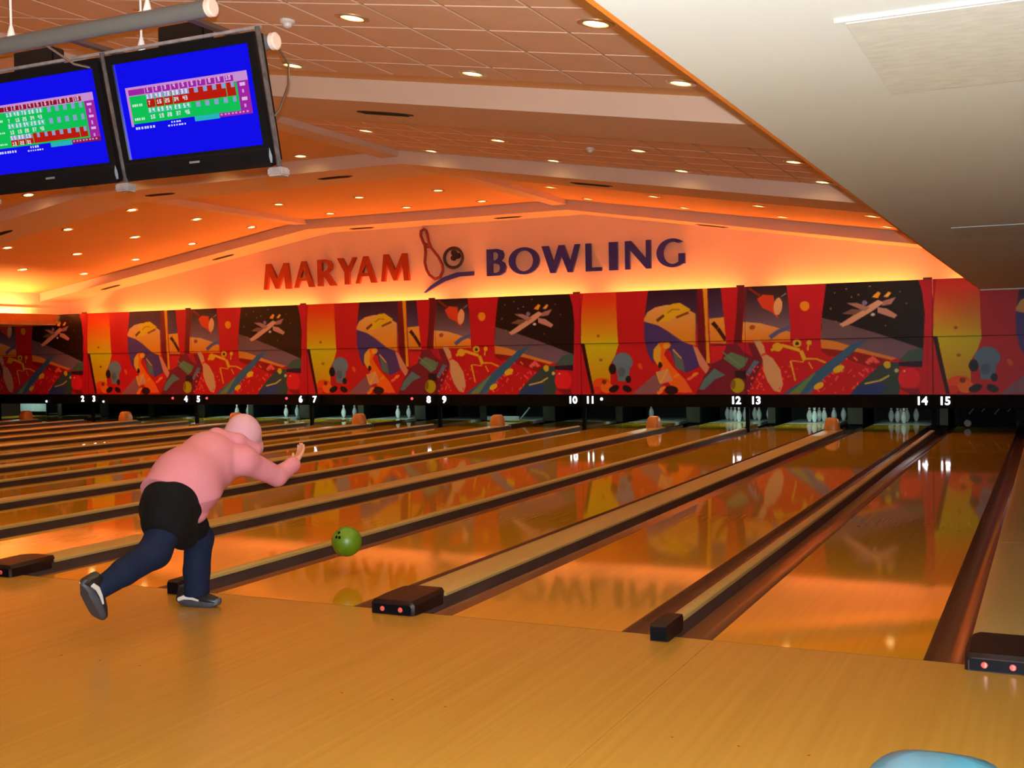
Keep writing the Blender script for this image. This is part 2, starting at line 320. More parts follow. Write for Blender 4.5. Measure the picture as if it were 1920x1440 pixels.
 ([[3.48,1.7],[3.59,1.72],[3.68,1.59],[3.71,1.44],[3.84,1.36],[3.98,1.15],[4.03,0.87],[3.97,0.72],[3.86,0.75],[3.74,0.92],[3.66,1.13],[3.65,1.34],[3.57,1.51]], (190,140,96), None),
 ([[3.63,1.39],[3.73,1.43],[3.71,1.47],[3.62,1.43]], (200,60,50), None),
 ([[4.1,2.78],[4.85,2.75],[4.81,2.44],[4.72,1.68],[4.18,1.69],[4.17,2.23]], (176,16,28), None),
 ([[4.53,2.31],[4.52,2.27],[4.5,2.24],[4.46,2.22],[4.42,2.22],[4.39,2.24],[4.36,2.28],[4.35,2.32],[4.36,2.36],[4.39,2.39],[4.42,2.4],[4.46,2.4],[4.5,2.38],[4.52,2.35]], (214,126,12), None),
 ([[4.84,2.75],[6.41,2.78],[6.49,2.5],[6.53,2.11],[6.5,1.46],[5.73,1.57],[4.73,1.85],[4.76,2.21]], (18,8,10), None),
 ([[4.75,2.09],[5.19,1.96],[5.73,1.78],[6.18,1.61],[6.5,1.49],[6.08,1.31],[5.37,1.5],[4.73,1.71]], (92,66,66), (104,80,100)),
 ([[5.06,1.96],[5.19,2.04],[5.51,2.25],[5.74,2.38],[5.85,2.33],[5.64,2.18],[5.28,1.97],[5.12,1.91]], (196,138,112), None),
 ([[5.19,2.34],[5.37,2.34],[5.6,2.25],[5.51,2.18]], (150,104,92), None),
 ([[5.73,2.25],[5.89,2.22],[6.07,2.1],[6.02,2.04],[5.73,2.15]], (176,120,108), None),
 ([[5.83,2.36],[6.05,2.42],[5.96,2.29],[5.8,2.27]], (150,100,96), None),
 ([[5.1,2.15],[5.28,2.23],[5.49,2.21],[5.33,2.12]], (110,70,60), None),
 ([[5.63,2.43],[5.74,2.53],[5.79,2.5],[5.74,2.41]], (232,140,20), None),
 ([[5.83,2.43],[5.92,2.52],[5.97,2.5],[5.91,2.42]], (226,150,60), None),
 ([[5.69,2.12],[5.68,2.1],[5.65,2.09],[5.62,2.1],[5.61,2.12],[5.62,2.14],[5.65,2.15],[5.68,2.14]], (200,180,170), None),
 ([[5.56,2.33],[5.54,2.3],[5.51,2.29],[5.47,2.3],[5.46,2.34],[5.47,2.37],[5.51,2.38],[5.54,2.37]], (120,96,130), None),
 ([[5.0,2.53],[4.99,2.52],[4.97,2.52],[4.97,2.53],[4.97,2.55],[4.99,2.55]], (120,84,64), None),
 ([[5.42,2.48],[5.41,2.46],[5.39,2.47],[5.38,2.48],[5.39,2.5],[5.41,2.5]], (120,84,64), None),
 ([[5.62,2.63],[5.61,2.61],[5.59,2.61],[5.58,2.63],[5.59,2.64],[5.61,2.64]], (120,84,64), None),
 ([[6.24,2.3],[6.23,2.28],[6.22,2.28],[6.21,2.3],[6.22,2.32],[6.23,2.32]], (120,84,64), None),
 ([[5.88,1.92],[5.88,1.9],[5.86,1.9],[5.85,1.92],[5.86,1.93],[5.88,1.93]], (120,84,64), None),
 ([[5.02,2.01],[5.01,1.99],[4.99,1.99],[4.98,2.01],[4.99,2.03],[5.01,2.03]], (120,84,64), None),
 ([[4.93,2.25],[4.92,2.23],[4.9,2.23],[4.89,2.25],[4.9,2.27],[4.92,2.27]], (120,84,64), None),
 ([[5.3,2.45],[5.29,2.43],[5.27,2.43],[5.26,2.45],[5.27,2.47],[5.29,2.47]], (120,84,64), None),
 ([[6.13,2.51],[6.12,2.5],[6.11,2.5],[6.1,2.51],[6.11,2.53],[6.12,2.53]], (120,84,64), None),
 ([[5.21,2.59],[5.2,2.58],[5.18,2.58],[5.17,2.6],[5.18,2.61],[5.2,2.61]], (120,84,64), None),
 ([[4.72,1.7],[5.0,1.65],[5.32,1.54],[5.73,1.42],[6.06,1.33],[5.95,1.29],[5.37,1.43],[4.73,1.52]], (198,116,44), None),
 ([[4.73,1.53],[5.37,1.45],[5.95,1.3],[5.84,1.1],[5.39,1.25],[5.04,1.37],[4.86,1.39],[4.73,1.47]], (130,16,18), None),
 ([[6.08,1.28],[6.26,1.46],[6.49,1.51],[6.5,1.26]], (54,80,74), None),
 ([[6.07,1.26],[6.5,1.28],[6.5,1.16],[6.08,1.19]], (36,18,44), None),
 ([[5.09,1.26],[5.01,1.3],[4.99,1.28],[5.07,1.23]], (226,70,70), None),
 ([[4.89,1.01],[4.85,1.04],[4.84,1.02],[4.88,0.99]], (226,70,70), None),
 ([[5.67,1.31],[5.7,1.35],[5.68,1.36],[5.66,1.33]], (226,70,70), None),
 ([[4.99,0.93],[5.04,1.01],[5.01,1.03],[4.97,0.95]], (226,70,70), None),
 ([[5.57,1.13],[5.55,1.16],[5.53,1.15],[5.55,1.12]], (214,60,90), None),
 ([[4.74,0.74],[4.81,0.79],[4.8,0.81],[4.73,0.75]], (214,60,90), None),
 ([[5.27,0.77],[5.34,0.82],[5.32,0.84],[5.26,0.79]], (230,96,50), None),
 ([[4.97,1.07],[4.92,1.1],[4.9,1.08],[4.95,1.04]], (226,70,70), None),
 ([[4.7,0.95],[4.66,1.01],[4.64,0.99],[4.68,0.94]], (214,60,90), None),
 ([[4.81,0.92],[4.73,1.0],[4.71,0.98],[4.79,0.9]], (214,60,90), None),
 ([[4.96,1.11],[5.0,1.15],[4.99,1.17],[4.94,1.13]], (214,60,90), None),
 ([[4.9,0.85],[4.92,0.88],[4.91,0.89],[4.88,0.86]], (226,70,70), None),
 ([[5.04,1.28],[5.13,1.32],[5.12,1.34],[5.03,1.3]], (214,60,90), None),
 ([[5.7,0.85],[5.68,0.93],[5.66,0.92],[5.68,0.84]], (226,70,70), None),
 ([[4.98,1.23],[4.97,1.25],[4.95,1.25],[4.96,1.22]], (226,70,70), None),
 ([[5.5,1.12],[5.47,1.15],[5.45,1.12],[5.49,1.09]], (214,60,90), None),
 ([[5.65,1.27],[5.57,1.34],[5.55,1.32],[5.63,1.25]], (226,70,70), None),
 ([[5.31,0.99],[5.33,1.03],[5.31,1.04],[5.3,1.0]], (230,96,50), None),
 ([[4.97,0.7],[5.0,0.73],[4.98,0.74],[4.95,0.71]], (214,60,90), None),
 ([[5.11,1.33],[5.09,1.36],[5.07,1.35],[5.08,1.31]], (226,70,70), None),
 ([[5.2,1.33],[5.15,1.37],[5.14,1.35],[5.19,1.31]], (226,70,70), None),
 ([[5.11,1.18],[5.08,1.26],[5.06,1.25],[5.09,1.17]], (226,70,70), None),
 ([[5.72,1.07],[5.8,1.13],[5.78,1.15],[5.71,1.09]], (230,96,50), None),
 ([[5.12,0.75],[5.13,0.83],[5.12,0.83],[5.1,0.75]], (214,60,90), None),
 ([[5.37,0.83],[5.39,0.9],[5.37,0.91],[5.35,0.83]], (230,96,50), None),
 ([[5.52,0.84],[5.49,0.88],[5.47,0.87],[5.5,0.82]], (214,60,90), None),
 ([[5.69,0.92],[5.61,1.0],[5.6,0.98],[5.68,0.91]], (214,60,90), None),
 ([[5.38,1.31],[5.32,1.37],[5.3,1.35],[5.36,1.29]], (230,96,50), None),
 ([[5.09,1.08],[5.15,1.12],[5.14,1.13],[5.08,1.1]], (230,96,50), None),
 ([[5.61,1.25],[5.66,1.32],[5.64,1.34],[5.58,1.27]], (230,96,50), None),
 ([[4.71,0.74],[4.65,0.8],[4.63,0.78],[4.69,0.72]], (230,96,50), None),
 ([[5.49,1.04],[5.5,1.06],[5.48,1.06],[5.48,1.04]], (230,96,50), None),
 ([[4.77,0.99],[4.73,1.06],[4.71,1.05],[4.76,0.98]], (226,70,70), None),
 ([[5.49,1.02],[5.4,1.09],[5.38,1.07],[5.47,0.99]], (226,70,70), None),
 ([[5.69,1.05],[5.64,1.14],[5.62,1.13],[5.67,1.04]], (214,60,90), None),
 ([[5.58,1.09],[5.51,1.17],[5.49,1.15],[5.56,1.07]], (214,60,90), None),
 ([[5.21,1.06],[5.28,1.13],[5.26,1.14],[5.2,1.07]], (226,70,70), None),
 ([[5.35,0.75],[5.34,0.78],[5.32,0.77],[5.32,0.75]], (214,60,90), None),
 ([[5.6,1.23],[5.54,1.29],[5.52,1.27],[5.59,1.22]], (230,96,50), None),
 ([[4.05,0.98],[4.01,1.0],[4.0,0.97],[4.04,0.95]], (220,64,54), None),
 ([[4.31,1.15],[4.28,1.17],[4.27,1.16],[4.3,1.14]], (220,64,54), None),
 ([[3.97,0.77],[3.98,0.82],[3.95,0.82],[3.95,0.77]], (220,64,54), None),
 ([[4.11,0.99],[4.17,1.02],[4.16,1.04],[4.1,1.02]], (220,64,54), None),
 ([[4.18,1.18],[4.14,1.23],[4.12,1.22],[4.16,1.17]], (220,64,54), None),
 ([[4.0,1.18],[4.04,1.19],[4.03,1.21],[3.99,1.19]], (220,64,54), None),
 ([[4.06,1.08],[4.11,1.1],[4.09,1.13],[4.05,1.11]], (220,64,54), None),
 ([[4.11,1.1],[4.07,1.12],[4.06,1.1],[4.09,1.08]], (220,64,54), None),
 ([[3.56,0.95],[3.55,0.99],[3.53,0.99],[3.53,0.95]], (224,80,66), None),
 ([[3.7,1.05],[3.69,1.09],[3.67,1.08],[3.68,1.05]], (224,80,66), None),
 ([[3.67,0.98],[3.68,1.02],[3.66,1.03],[3.65,0.98]], (224,80,66), None),
 ([[3.51,1.19],[3.52,1.21],[3.48,1.22],[3.48,1.19]], (224,80,66), None),
 ([[3.59,1.03],[3.62,1.07],[3.59,1.09],[3.56,1.04]], (224,80,66), None),
 ([[3.53,0.9],[3.53,0.93],[3.51,0.93],[3.52,0.9]], (224,80,66), None),
 ([[3.68,1.18],[3.64,1.19],[3.63,1.17],[3.67,1.15]], (224,80,66), None),
 ([[3.57,0.9],[3.59,0.93],[3.57,0.94],[3.55,0.91]], (224,80,66), None),
 ([[3.45,0.85],[3.43,0.9],[3.41,0.89],[3.44,0.84]], (224,80,66), None),
 ([[3.47,0.78],[3.48,0.82],[3.46,0.83],[3.44,0.79]], (224,80,66), None),
 ([[3.44,1.14],[3.43,1.15],[3.4,1.14],[3.41,1.12]], (224,80,66), None),
 ([[3.4,1.04],[3.35,1.08],[3.34,1.07],[3.39,1.02]], (224,80,66), None),
 ([[3.51,1.1],[3.5,1.13],[3.48,1.12],[3.49,1.09]], (224,80,66), None),
 ([[3.43,0.78],[3.43,0.81],[3.41,0.81],[3.41,0.78]], (224,80,66), None),
 ([[3.51,1.13],[3.47,1.17],[3.45,1.16],[3.49,1.11]], (224,80,66), None),
 ([[3.6,1.05],[3.62,1.06],[3.61,1.08],[3.59,1.06]], (224,80,66), None),
 ([[3.58,1.2],[3.55,1.22],[3.54,1.19],[3.56,1.18]], (224,80,66), None),
 ([[3.56,0.78],[3.55,0.82],[3.52,0.82],[3.53,0.78]], (224,80,66), None),
 ([[3.6,0.88],[3.59,0.9],[3.57,0.88],[3.58,0.86]], (224,80,66), None),
 ([[3.44,0.96],[3.48,0.99],[3.46,1.02],[3.42,0.99]], (224,80,66), None),
 ([[3.65,1.0],[3.67,1.04],[3.66,1.05],[3.63,1.01]], (224,80,66), None),
 ([[3.57,0.82],[3.58,0.86],[3.55,0.86],[3.54,0.82]], (224,80,66), None),
 ([[3.65,0.83],[3.61,0.85],[3.6,0.83],[3.63,0.81]], (224,80,66), None),
 ([[3.4,0.75],[3.36,0.78],[3.35,0.75],[3.39,0.73]], (224,80,66), None),
 ([[3.69,0.77],[3.66,0.79],[3.64,0.77],[3.67,0.75]], (224,80,66), None),
 ([[3.65,0.87],[3.6,0.91],[3.59,0.89],[3.63,0.86]], (224,80,66), None),
 ([[5.5,1.27],[5.64,1.38],[5.77,1.26],[5.68,1.24],[5.63,1.31],[5.55,1.22]], (226,80,76), None),
 ([[5.25,1.58],[5.56,1.7],[4.97,1.15],[4.46,0.69],[4.02,0.69],[4.57,1.06]], (42,84,116), None),
 ([[4.57,1.06],[4.64,1.09],[4.33,0.69],[4.12,0.69]], (92,118,70), None),
 ([[4.92,1.14],[5.02,1.25],[4.52,0.69],[4.43,0.69]], (70,96,120), None),
 ([[3.82,1.48],[4.02,1.57],[3.99,1.63],[3.8,1.53]], (206,156,26), None),
 ([[4.0,1.57],[4.33,1.47],[4.35,1.53],[4.01,1.63]], (206,156,26), None),
 ([[4.03,1.56],[4.02,1.53],[3.99,1.5],[3.95,1.48],[3.91,1.49],[3.87,1.5],[3.84,1.53],[3.83,1.57],[3.84,1.6],[3.87,1.63],[3.91,1.65],[3.95,1.65],[3.99,1.63],[4.02,1.6]], (206,150,24), None),
 ([[4.37,1.63],[4.37,1.6],[4.34,1.57],[4.31,1.56],[4.27,1.56],[4.24,1.57],[4.22,1.6],[4.21,1.63],[4.22,1.67],[4.24,1.69],[4.28,1.71],[4.31,1.71],[4.34,1.69],[4.37,1.66]], (200,160,40), None),
 ([[4.33,1.62],[4.32,1.6],[4.29,1.59],[4.27,1.6],[4.26,1.62],[4.27,1.65],[4.29,1.66],[4.32,1.65]], (50,30,12), None),
 ([[4.32,1.5],[4.4,1.5],[4.47,1.33],[4.4,1.29]], (206,156,26), None),
 ([[4.15,1.3],[4.2,1.11],[4.23,1.12],[4.19,1.31]], (206,150,26), None),
 ([[4.2,1.11],[4.24,0.93],[4.27,0.94],[4.23,1.12]], (206,150,26), None),
 ([[4.18,1.3],[4.41,1.27],[4.41,1.29],[4.18,1.32]], (206,150,26), None),
 ([[4.46,1.32],[4.65,1.32],[4.65,1.35],[4.46,1.36]], (206,150,26), None),
 ([[4.64,1.32],[4.8,1.25],[4.82,1.28],[4.65,1.35]], (206,150,26), None),
 ([[4.49,1.27],[4.56,1.15],[4.58,1.16],[4.51,1.29]], (206,150,26), None),
 ([[4.49,1.64],[4.47,1.5],[4.5,1.49],[4.52,1.64]], (206,150,26), None),
 ([[4.56,1.64],[4.55,1.6],[4.51,1.59],[4.47,1.61],[4.46,1.64],[4.48,1.67],[4.51,1.69],[4.55,1.67]], (206,150,26), None),
 ([[5.14,1.2],[5.14,1.16],[5.1,1.11],[5.04,1.08],[4.98,1.07],[4.94,1.1],[4.94,1.14],[4.98,1.18],[5.04,1.22],[5.1,1.22]], (206,160,18), None),
 ([[4.77,0.89],[4.77,0.85],[4.74,0.81],[4.68,0.78],[4.62,0.77],[4.59,0.79],[4.59,0.83],[4.63,0.87],[4.69,0.9],[4.74,0.91]], (210,160,20), None),
 ([[5.24,0.68],[5.36,0.84],[5.64,1.1],[5.84,1.26],[6.08,1.26],[6.11,0.82],[6.08,0.68]], (44,62,60), None),
 ([[5.24,0.68],[5.38,0.82],[5.72,0.94],[5.86,0.84],[5.79,0.68]], (28,54,104), None),
 ([[5.95,1.22],[5.95,1.19],[5.93,1.16],[5.9,1.15],[5.87,1.15],[5.85,1.17],[5.83,1.19],[5.82,1.22],[5.83,1.25],[5.85,1.27],[5.87,1.28],[5.9,1.28],[5.93,1.27],[5.95,1.24]], (188,160,24), None),
 ([[5.5,0.86],[5.77,0.92],[5.77,0.95],[5.49,0.89]], (190,160,70), None),
 ([[5.78,0.92],[5.93,1.01],[5.92,1.04],[5.76,0.95]], (190,160,70), None),
 ([[6.09,1.11],[6.07,1.08],[6.05,1.07],[6.02,1.08],[6.01,1.11],[6.02,1.14],[6.05,1.15],[6.07,1.14]], (180,170,110), None),
 ([[6.45,0.97],[6.43,0.88],[6.37,0.81],[6.3,0.78],[6.22,0.78],[6.14,0.81],[6.09,0.88],[6.07,0.97],[6.09,1.06],[6.14,1.12],[6.22,1.16],[6.3,1.16],[6.38,1.12],[6.43,1.05]], (206,26,36), None),
 ([[6.2,1.1],[6.19,1.08],[6.17,1.08],[6.16,1.1],[6.17,1.12],[6.19,1.12]], (230,170,100), None),
 ([[6.08,0.8],[6.43,0.79],[6.45,0.67],[6.3,0.67]], (120,14,26), None),
 ([[6.4,2.8],[6.75,2.79],[6.7,2.15],[6.69,1.55],[6.82,0.66],[6.44,0.66],[6.5,1.42],[6.54,2.11],[6.49,2.5]], (178,16,34), None),
 ([[6.66,2.74],[6.65,1.69],[6.67,1.69],[6.68,2.74]], (120,10,26), None),
 ([[6.65,1.69],[6.65,0.68],[6.67,0.68],[6.67,1.69]], (120,10,26), None),
 ([[6.56,1.69],[6.56,0.68],[6.57,0.68],[6.58,1.69]], (150,14,30), None),
]

# ================================================================== THE ROOM
fl_mb = MB()
fl_mb.box(-27.2, 6, -9, 20, -0.30, -0.14)
floor = struct('floor', fl_mb, M_BASE)
ab = MB().box(-27.2, 6, -9, -0.004, -0.14, -0.004)
ob('approach_base', ab, M_BASE, floor)
# approach panels, seams in line with the lanes' left edges
edges = sorted([lane_x(k) - LW / 2 for k in range(1, 17)] + [-27.2, 6.0])
for i in range(len(edges) - 1):
    for y0, y1 in ((-9, -4.9), (-4.9, 0.0)):
        ob('approach_panel', MB().box(edges[i] + 0.0012, edges[i + 1] - 0.0012, y0 + 0.001, y1 - 0.008, -0.004, 0.0), M_APP, floor)
ob('foul_line', MB().box(-27.2, 6, -0.009, -0.001, -0.006, -0.0006), M_BLACK, floor)
# guide dots on the approach
dot = MB().lathe([(0.006, 0), (0.006, 0.0006)], n=10).mesh('guide_dot')
for k in (12, 13, 14, 15):
    for j in (-2, 0, 2):
        ob('guide_dot', dot, M_ARROW, floor, loc=(lane_x(k) + j * 0.135, -1.55, 0))

# ---- walls
gable = [(XL - 0.6, 2.45), (2.2, 2.45), (2.2, zc(2.2)), (RX, zc(RX)), (KX, zc(KX)), (XL - 0.6, zc(XL - 0.6))]
struct('wall_far', MB().prism(gable, YW, YW + 0.15), M_WALL)
struct('wall_left', MB().box(-27.1, -26.95, -9, 20, -0.14, 2.6), M_WALLD)
struct('wall_right', MB().box(5.85, 6.0, -9, 20, -0.14, 2.6), M_WALLD)
struct('wall_pit', MB().box(-27.1, 6, 19.6, 19.75, -0.14, 2.5), M_CURT)
# trough floor behind the murals that carries the cove tubes
struct('trim_1', MB().box(-27.1, 6, YM + 0.10, YW, 2.40, 2.45), M_WALL)

# ---- ceiling: two slopes and a flat middle
lx = [-0.66, -2.45, -4.26, -6.17, -8.45, -10.2, -12.1, -14.2, -15.9, -17.6, -19.25]
ly = [-1.0, 0.80, 2.60, 6.80, 8.53, 11.0, 12.85, 14.65]
HH = 0.085
xs = [XL - 0.75, KX, RX, 2.6]
top = [(x, zc(x)) for x in xs]
cmb = MB()
cmb.prism([(x, z + 0.11) for x, z in top] + [(x, z + 0.16) for x, z in reversed(top)], -9, YW + 0.15)
bx = sorted(xs + [x + d for x in lx for d in (-HH, HH)]); by = sorted([-9.0, YW + 0.15] + [y + d for y in ly for d in (-HH, HH)])
for i in range(len(bx) - 1):
    for j in range(len(by) - 1):
        mx_, my_ = (bx[i] + bx[i + 1]) / 2, (by[j] + by[j + 1]) / 2
        if any(abs(mx_ - x) < 0.01 for x in lx) and any(abs(my_ - y) < 0.01 for y in ly): continue
        cmb.add([(bx[i], by[j], zc(bx[i])), (bx[i + 1], by[j], zc(bx[i + 1])), (bx[i + 1], by[j + 1], zc(bx[i + 1])), (bx[i], by[j + 1], zc(bx[i]))], [(0, 3, 2, 1)])
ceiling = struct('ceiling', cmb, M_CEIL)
BD = 0.205
def beam(y0, y1):
    b = MB(); pts = [(x, zc(x)) for x in xs]
    b.prism([(x, z - BD) for x, z in pts] + [(x, z + 0.02) for x, z in reversed(pts)], y0, y1)
    return b
struct('trim_2', beam(3.2, 4.55), M_BEAM)
struct('trim_3', beam(8.85, 10.05), M_BEAM)
struct('trim_4', beam(15.35, YW), M_BEAM)
rib = MB()
for x in (RX, KX):
    for y0, y1 in ((-9, 3.2), (4.55, 8.85), (10.05, 15.35)):
        rib.box(x - 0.30, x, y0, y1, zc(x) - 0.10, zc(x) + 0.02)
struct('trim_11', rib, M_BEAM)

# ---- suspended tiles where they can be told apart
gx = [-0.96 + 0.597 * k for k in range(-16, 4)]
rows = [-1.44, -0.81, -0.18, 0.45, 1.08, 1.71, 2.34, 2.86]
rows2 = [4.7525 + 0.585 * j for j in range(8)]
_t = {}
def tile(x0, x1, y0, y1):
    g = 0.011
    mid = (x0 + x1) / 2
    hole = [(x, y) for x in lx for y in ly if x0 < x < x1 and y0 < y < y1]
    if hole:
        hx_, hy_ = hole[0]; b = MB(); s = SL if mid > RX else 0; yc = (y0 + y1) / 2
        for a0, a1, c0, c1 in ((x0 + g, hx_ - HH, y0 + g, y1 - g), (hx_ + HH, x1 - g, y0 + g, y1 - g), (hx_ - HH, hx_ + HH, y0 + g, hy_ - HH), (hx_ - HH, hx_ + HH, hy_ + HH, y1 - g)):
            v = [(a - mid, c - yc, z - s * (a - mid)) for z in (-0.004, -0.011) for a, c in ((a0, c0), (a1, c0), (a1, c1), (a0, c1))]
            b.add(v, [(0, 1, 2, 3), (7, 6, 5, 4), (0, 4, 5, 1), (1, 5, 6, 2), (2, 6, 7, 3), (3, 7, 4, 0)])
        return ob('ceiling_tile', b, M_TILE, ceiling, loc=(mid, yc, zc(mid)))
    key = (round(x1 - x0, 3), round(y1 - y0, 3), mid > RX)
    if key not in _t:
        w, d = (x1 - x0) / 2 - g, (y1 - y0) / 2 - g
        s = SL if mid > RX else 0
        b = MB(); v = []
        for z, q in ((-0.004, 0), (-0.011, 0.004)):
            for sx, sy in ((-1, -1), (1, -1), (1, 1), (-1, 1)):
                v.append((sx * (w - q), sy * (d - q), z - s * sx * (w - q)))
        b.add(v, [(0, 1, 2, 3), (7, 6, 5, 4), (0, 4, 5, 1), (1, 5, 6, 2), (2, 6, 7, 3), (3, 7, 4, 0)])
        _t[key] = b.mesh('ceiling_tile')
    return ob('ceiling_tile', _t[key], M_TILE, ceiling, loc=(mid, (y0 + y1) / 2, zc(mid)))
for i in range(len(gx) - 1):
    for rr in (rows, rows2):
        if rr is rows2 and gx[i] < RX - 0.2: continue
        for j in range(len(rr) - 1):
            tile(gx[i], gx[i + 1], rr[j], rr[j + 1])

# ---- right white soffit with hatches and a shadow-coloured edge strip
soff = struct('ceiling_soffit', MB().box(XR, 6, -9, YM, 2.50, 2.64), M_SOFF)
struct('trim_5', MB().box(XR - 0.02, XR, -9, YM, 2.50, 2.80), M_ORTRIM)  # orange colour stands in for the flash shadow along the soffit, no real trim
struct('trim_6', MB().box(XR, 6, YM - 0.06, YM - 0.012, 2.478, 2.50), M_WHITE)
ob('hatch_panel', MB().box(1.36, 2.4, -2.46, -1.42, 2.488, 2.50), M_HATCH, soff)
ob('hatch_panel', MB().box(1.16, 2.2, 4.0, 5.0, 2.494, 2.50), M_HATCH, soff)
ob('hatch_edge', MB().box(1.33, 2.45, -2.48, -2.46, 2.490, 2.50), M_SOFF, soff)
# ---- left bulkhead: fascia, trough, upper face
struct('trim_7', MB().box(XL - 0.08, XL, -9, YM - 0.1, 2.49, 2.71), M_ORTRIM)
struct('ceiling_soffit', MB().box(-27.1, XL - 0.02, -9, YM - 0.1, 2.44, 2.49), M_CEIL)
struct('wall_left', MB().box(XL - 0.75, XL - 0.6, -9, YW, 2.49, zc(XL - 0.6)), M_WALL)
struct('trim_8', MB().box(XL - 0.6, XL - 0.55, -9, YM + 0.3, 2.86, 2.90), M_WALL)

# ================================================================== COVE TUBES (real lamps behind the murals)
def cove_tube(p0, p1, label, m=None):
    t = thing('cove_tube', label, 'light', p0, 'cove tubes')
    d = Vector(p1) - Vector(p0)
    ob('glow_tube', MB().tube([(0, 0, 0), d], 0.022, 8), m or M_TUBE, t, sm=True)
    for e in (Vector((0, 0, 0)), d):
        u = d.normalized() * 0.03
        ob('lamp_holder', MB().tube([e - u, e + u], 0.028, 8), M_WHITE, t)
    n = d.normalized()
    if abs(n.x) > 0.5: ob('batten', MB().box(0, d.x, -0.04, 0.04, -0.09, -0.03) if d.x > 0 else MB().box(d.x, 0, -0.04, 0.04, -0.09, -0.03), M_WHITE, t)
    else: ob('batten', MB().box(-0.04, 0.04, 0, d.y, -0.09, -0.03), M_WHITE, t)
    return t
for n in range(7):
    x1 = -PITCH * n - 0.28; x0 = x1 - PITCH + 0.56
    if n == 6: x0 = XL + 0.1
    cove_tube((x0, YW - 0.24, 2.55), (x1, YW - 0.24, 2.55), 'glowing cove tube behind the mural top, %s from the white soffit' % ORD[n])
cove_tube((0.28, YW - 0.24, 2.55), (2.0, YW - 0.24, 2.55), 'glowing cove tube behind the mural top beside the white soffit')
for j, y in enumerate((14.9, 11.8, 8.7, 5.6, 2.5, -0.6)):
    cove_tube((XL - 0.32, y - 2.7, 2.58), (XL - 0.32, y, 2.58), 'glowing cove tube in the left bulkhead, %s from the far wall' % ORD[j], M_TUBE2)

# ================================================================== DOWNLIGHTS
proto = None
for j, y in enumerate(ly):
    for i, x in enumerate(lx):
        lab = 'round recessed downlight, %s row from the camera, %s from white soffit' % (ORD[j], ORD[i])
        sl = -SL if x > RX else (SL if x < KX else 0)
        loc = (x, y, zc(x) - (0.012 if (j < 5 and x > RX) else 0.001))
        if proto is None:
            proto = thing('downlight', lab, 'light', loc, 'ceiling downlights')
            ob('trim_ring', MB().lathe([(0.078, 0.0), (0.123, 0.0), (0.120, -0.007), (0.082, -0.009), (0.078, 0.0)], n=24, caps=False), M_LAMPRING, proto, sm=True)
            can = MB(); can.loft([[(0.079 * math.cos(2 * PI * k / 24), 0.079 * math.sin(2 * PI * k / 24), z) for k in range(24)] for z in (-0.004, 0.085)], caps=False); can.lathe([(0.0005, 0.085), (0.079, 0.0851)], n=24)
            ob('reflector', can, M_LAMPRING, proto, sm=True)
            ob('bulb', MB().lathe([(0.001, 0.014), (0.040, 0.018), (0.066, 0.032), (0.066, 0.06)], n=16), M_LAMP, proto, sm=True)
            sp = bpy.data.lights.new('lamp', 'SPOT'); sp.energy = 46; sp.spot_size = R(112); sp.spot_blend = 0.7; sp.shadow_soft_size = 0.04; sp.color = (1.0, 0.72, 0.33)
            so_ = bpy.data.objects.new('lamp', sp); COL.objects.link(so_); so_.parent = proto; so_.location = (0, 0, -0.014)
            o = proto
        else:
            o = copy_tree(proto, loc, lab)
        o.rotation_euler = (0, -math.atan(sl), 0)

# ---- slot vents under the beams, smoke detectors
def vent(x, y, lab):
    sl = -SL if x > RX else (SL if x < KX else 0)
    t = thing('air_vent', lab, 'vent', (x, y, zc(x) - BD), 'slot vents under the beams')
    t.rotation_euler = (0, -math.atan(sl), 0)
    ob('slot', MB().loft([[(0.33 * math.copysign(abs(math.cos(a)) ** 0.7, math.cos(a)), 0.075 * math.sin(a), z) for a in [2 * PI * k / 20 for k in range(20)]] for z in (0, -0.008)]), M_VENT, t)
    for q in (-0.035, 0, 0.035):
        ob('blade', MB().box(-0.26, 0.26, q - 0.006, q + 0.006, -0.016, -0.008), M_VENT, t)
for y, nm in ((3.85, 'nearest'), (9.45, 'middle'), (15.85, 'far')):
    for i, x in enumerate((-4.07, -8.45, -12.08, -16.0, -19.6)):
        vent(x, y, 'dark slot vent under the %s ceiling beam, %s from white soffit' % (nm, ORD[i]))
for y, lab in ((0.92, 'small white smoke detector on the near tiled ceiling'), (6.89, 'small smoke detector on the tiled ceiling behind the first beam')):
    t = thing('smoke_detector', lab, 'detector', (-3.08, y, zc(-3.08) - 0.012))
    ob('base', MB().lathe([(0.055, 0), (0.055, -0.02), (0.04, -0.03)], n=16), M_WHITE, t)
    ob('dome', MB().lathe([(0.035, -0.03), (0.03, -0.05), (0.012, -0.06)], n=16), M_WHITE, t, sm=True)

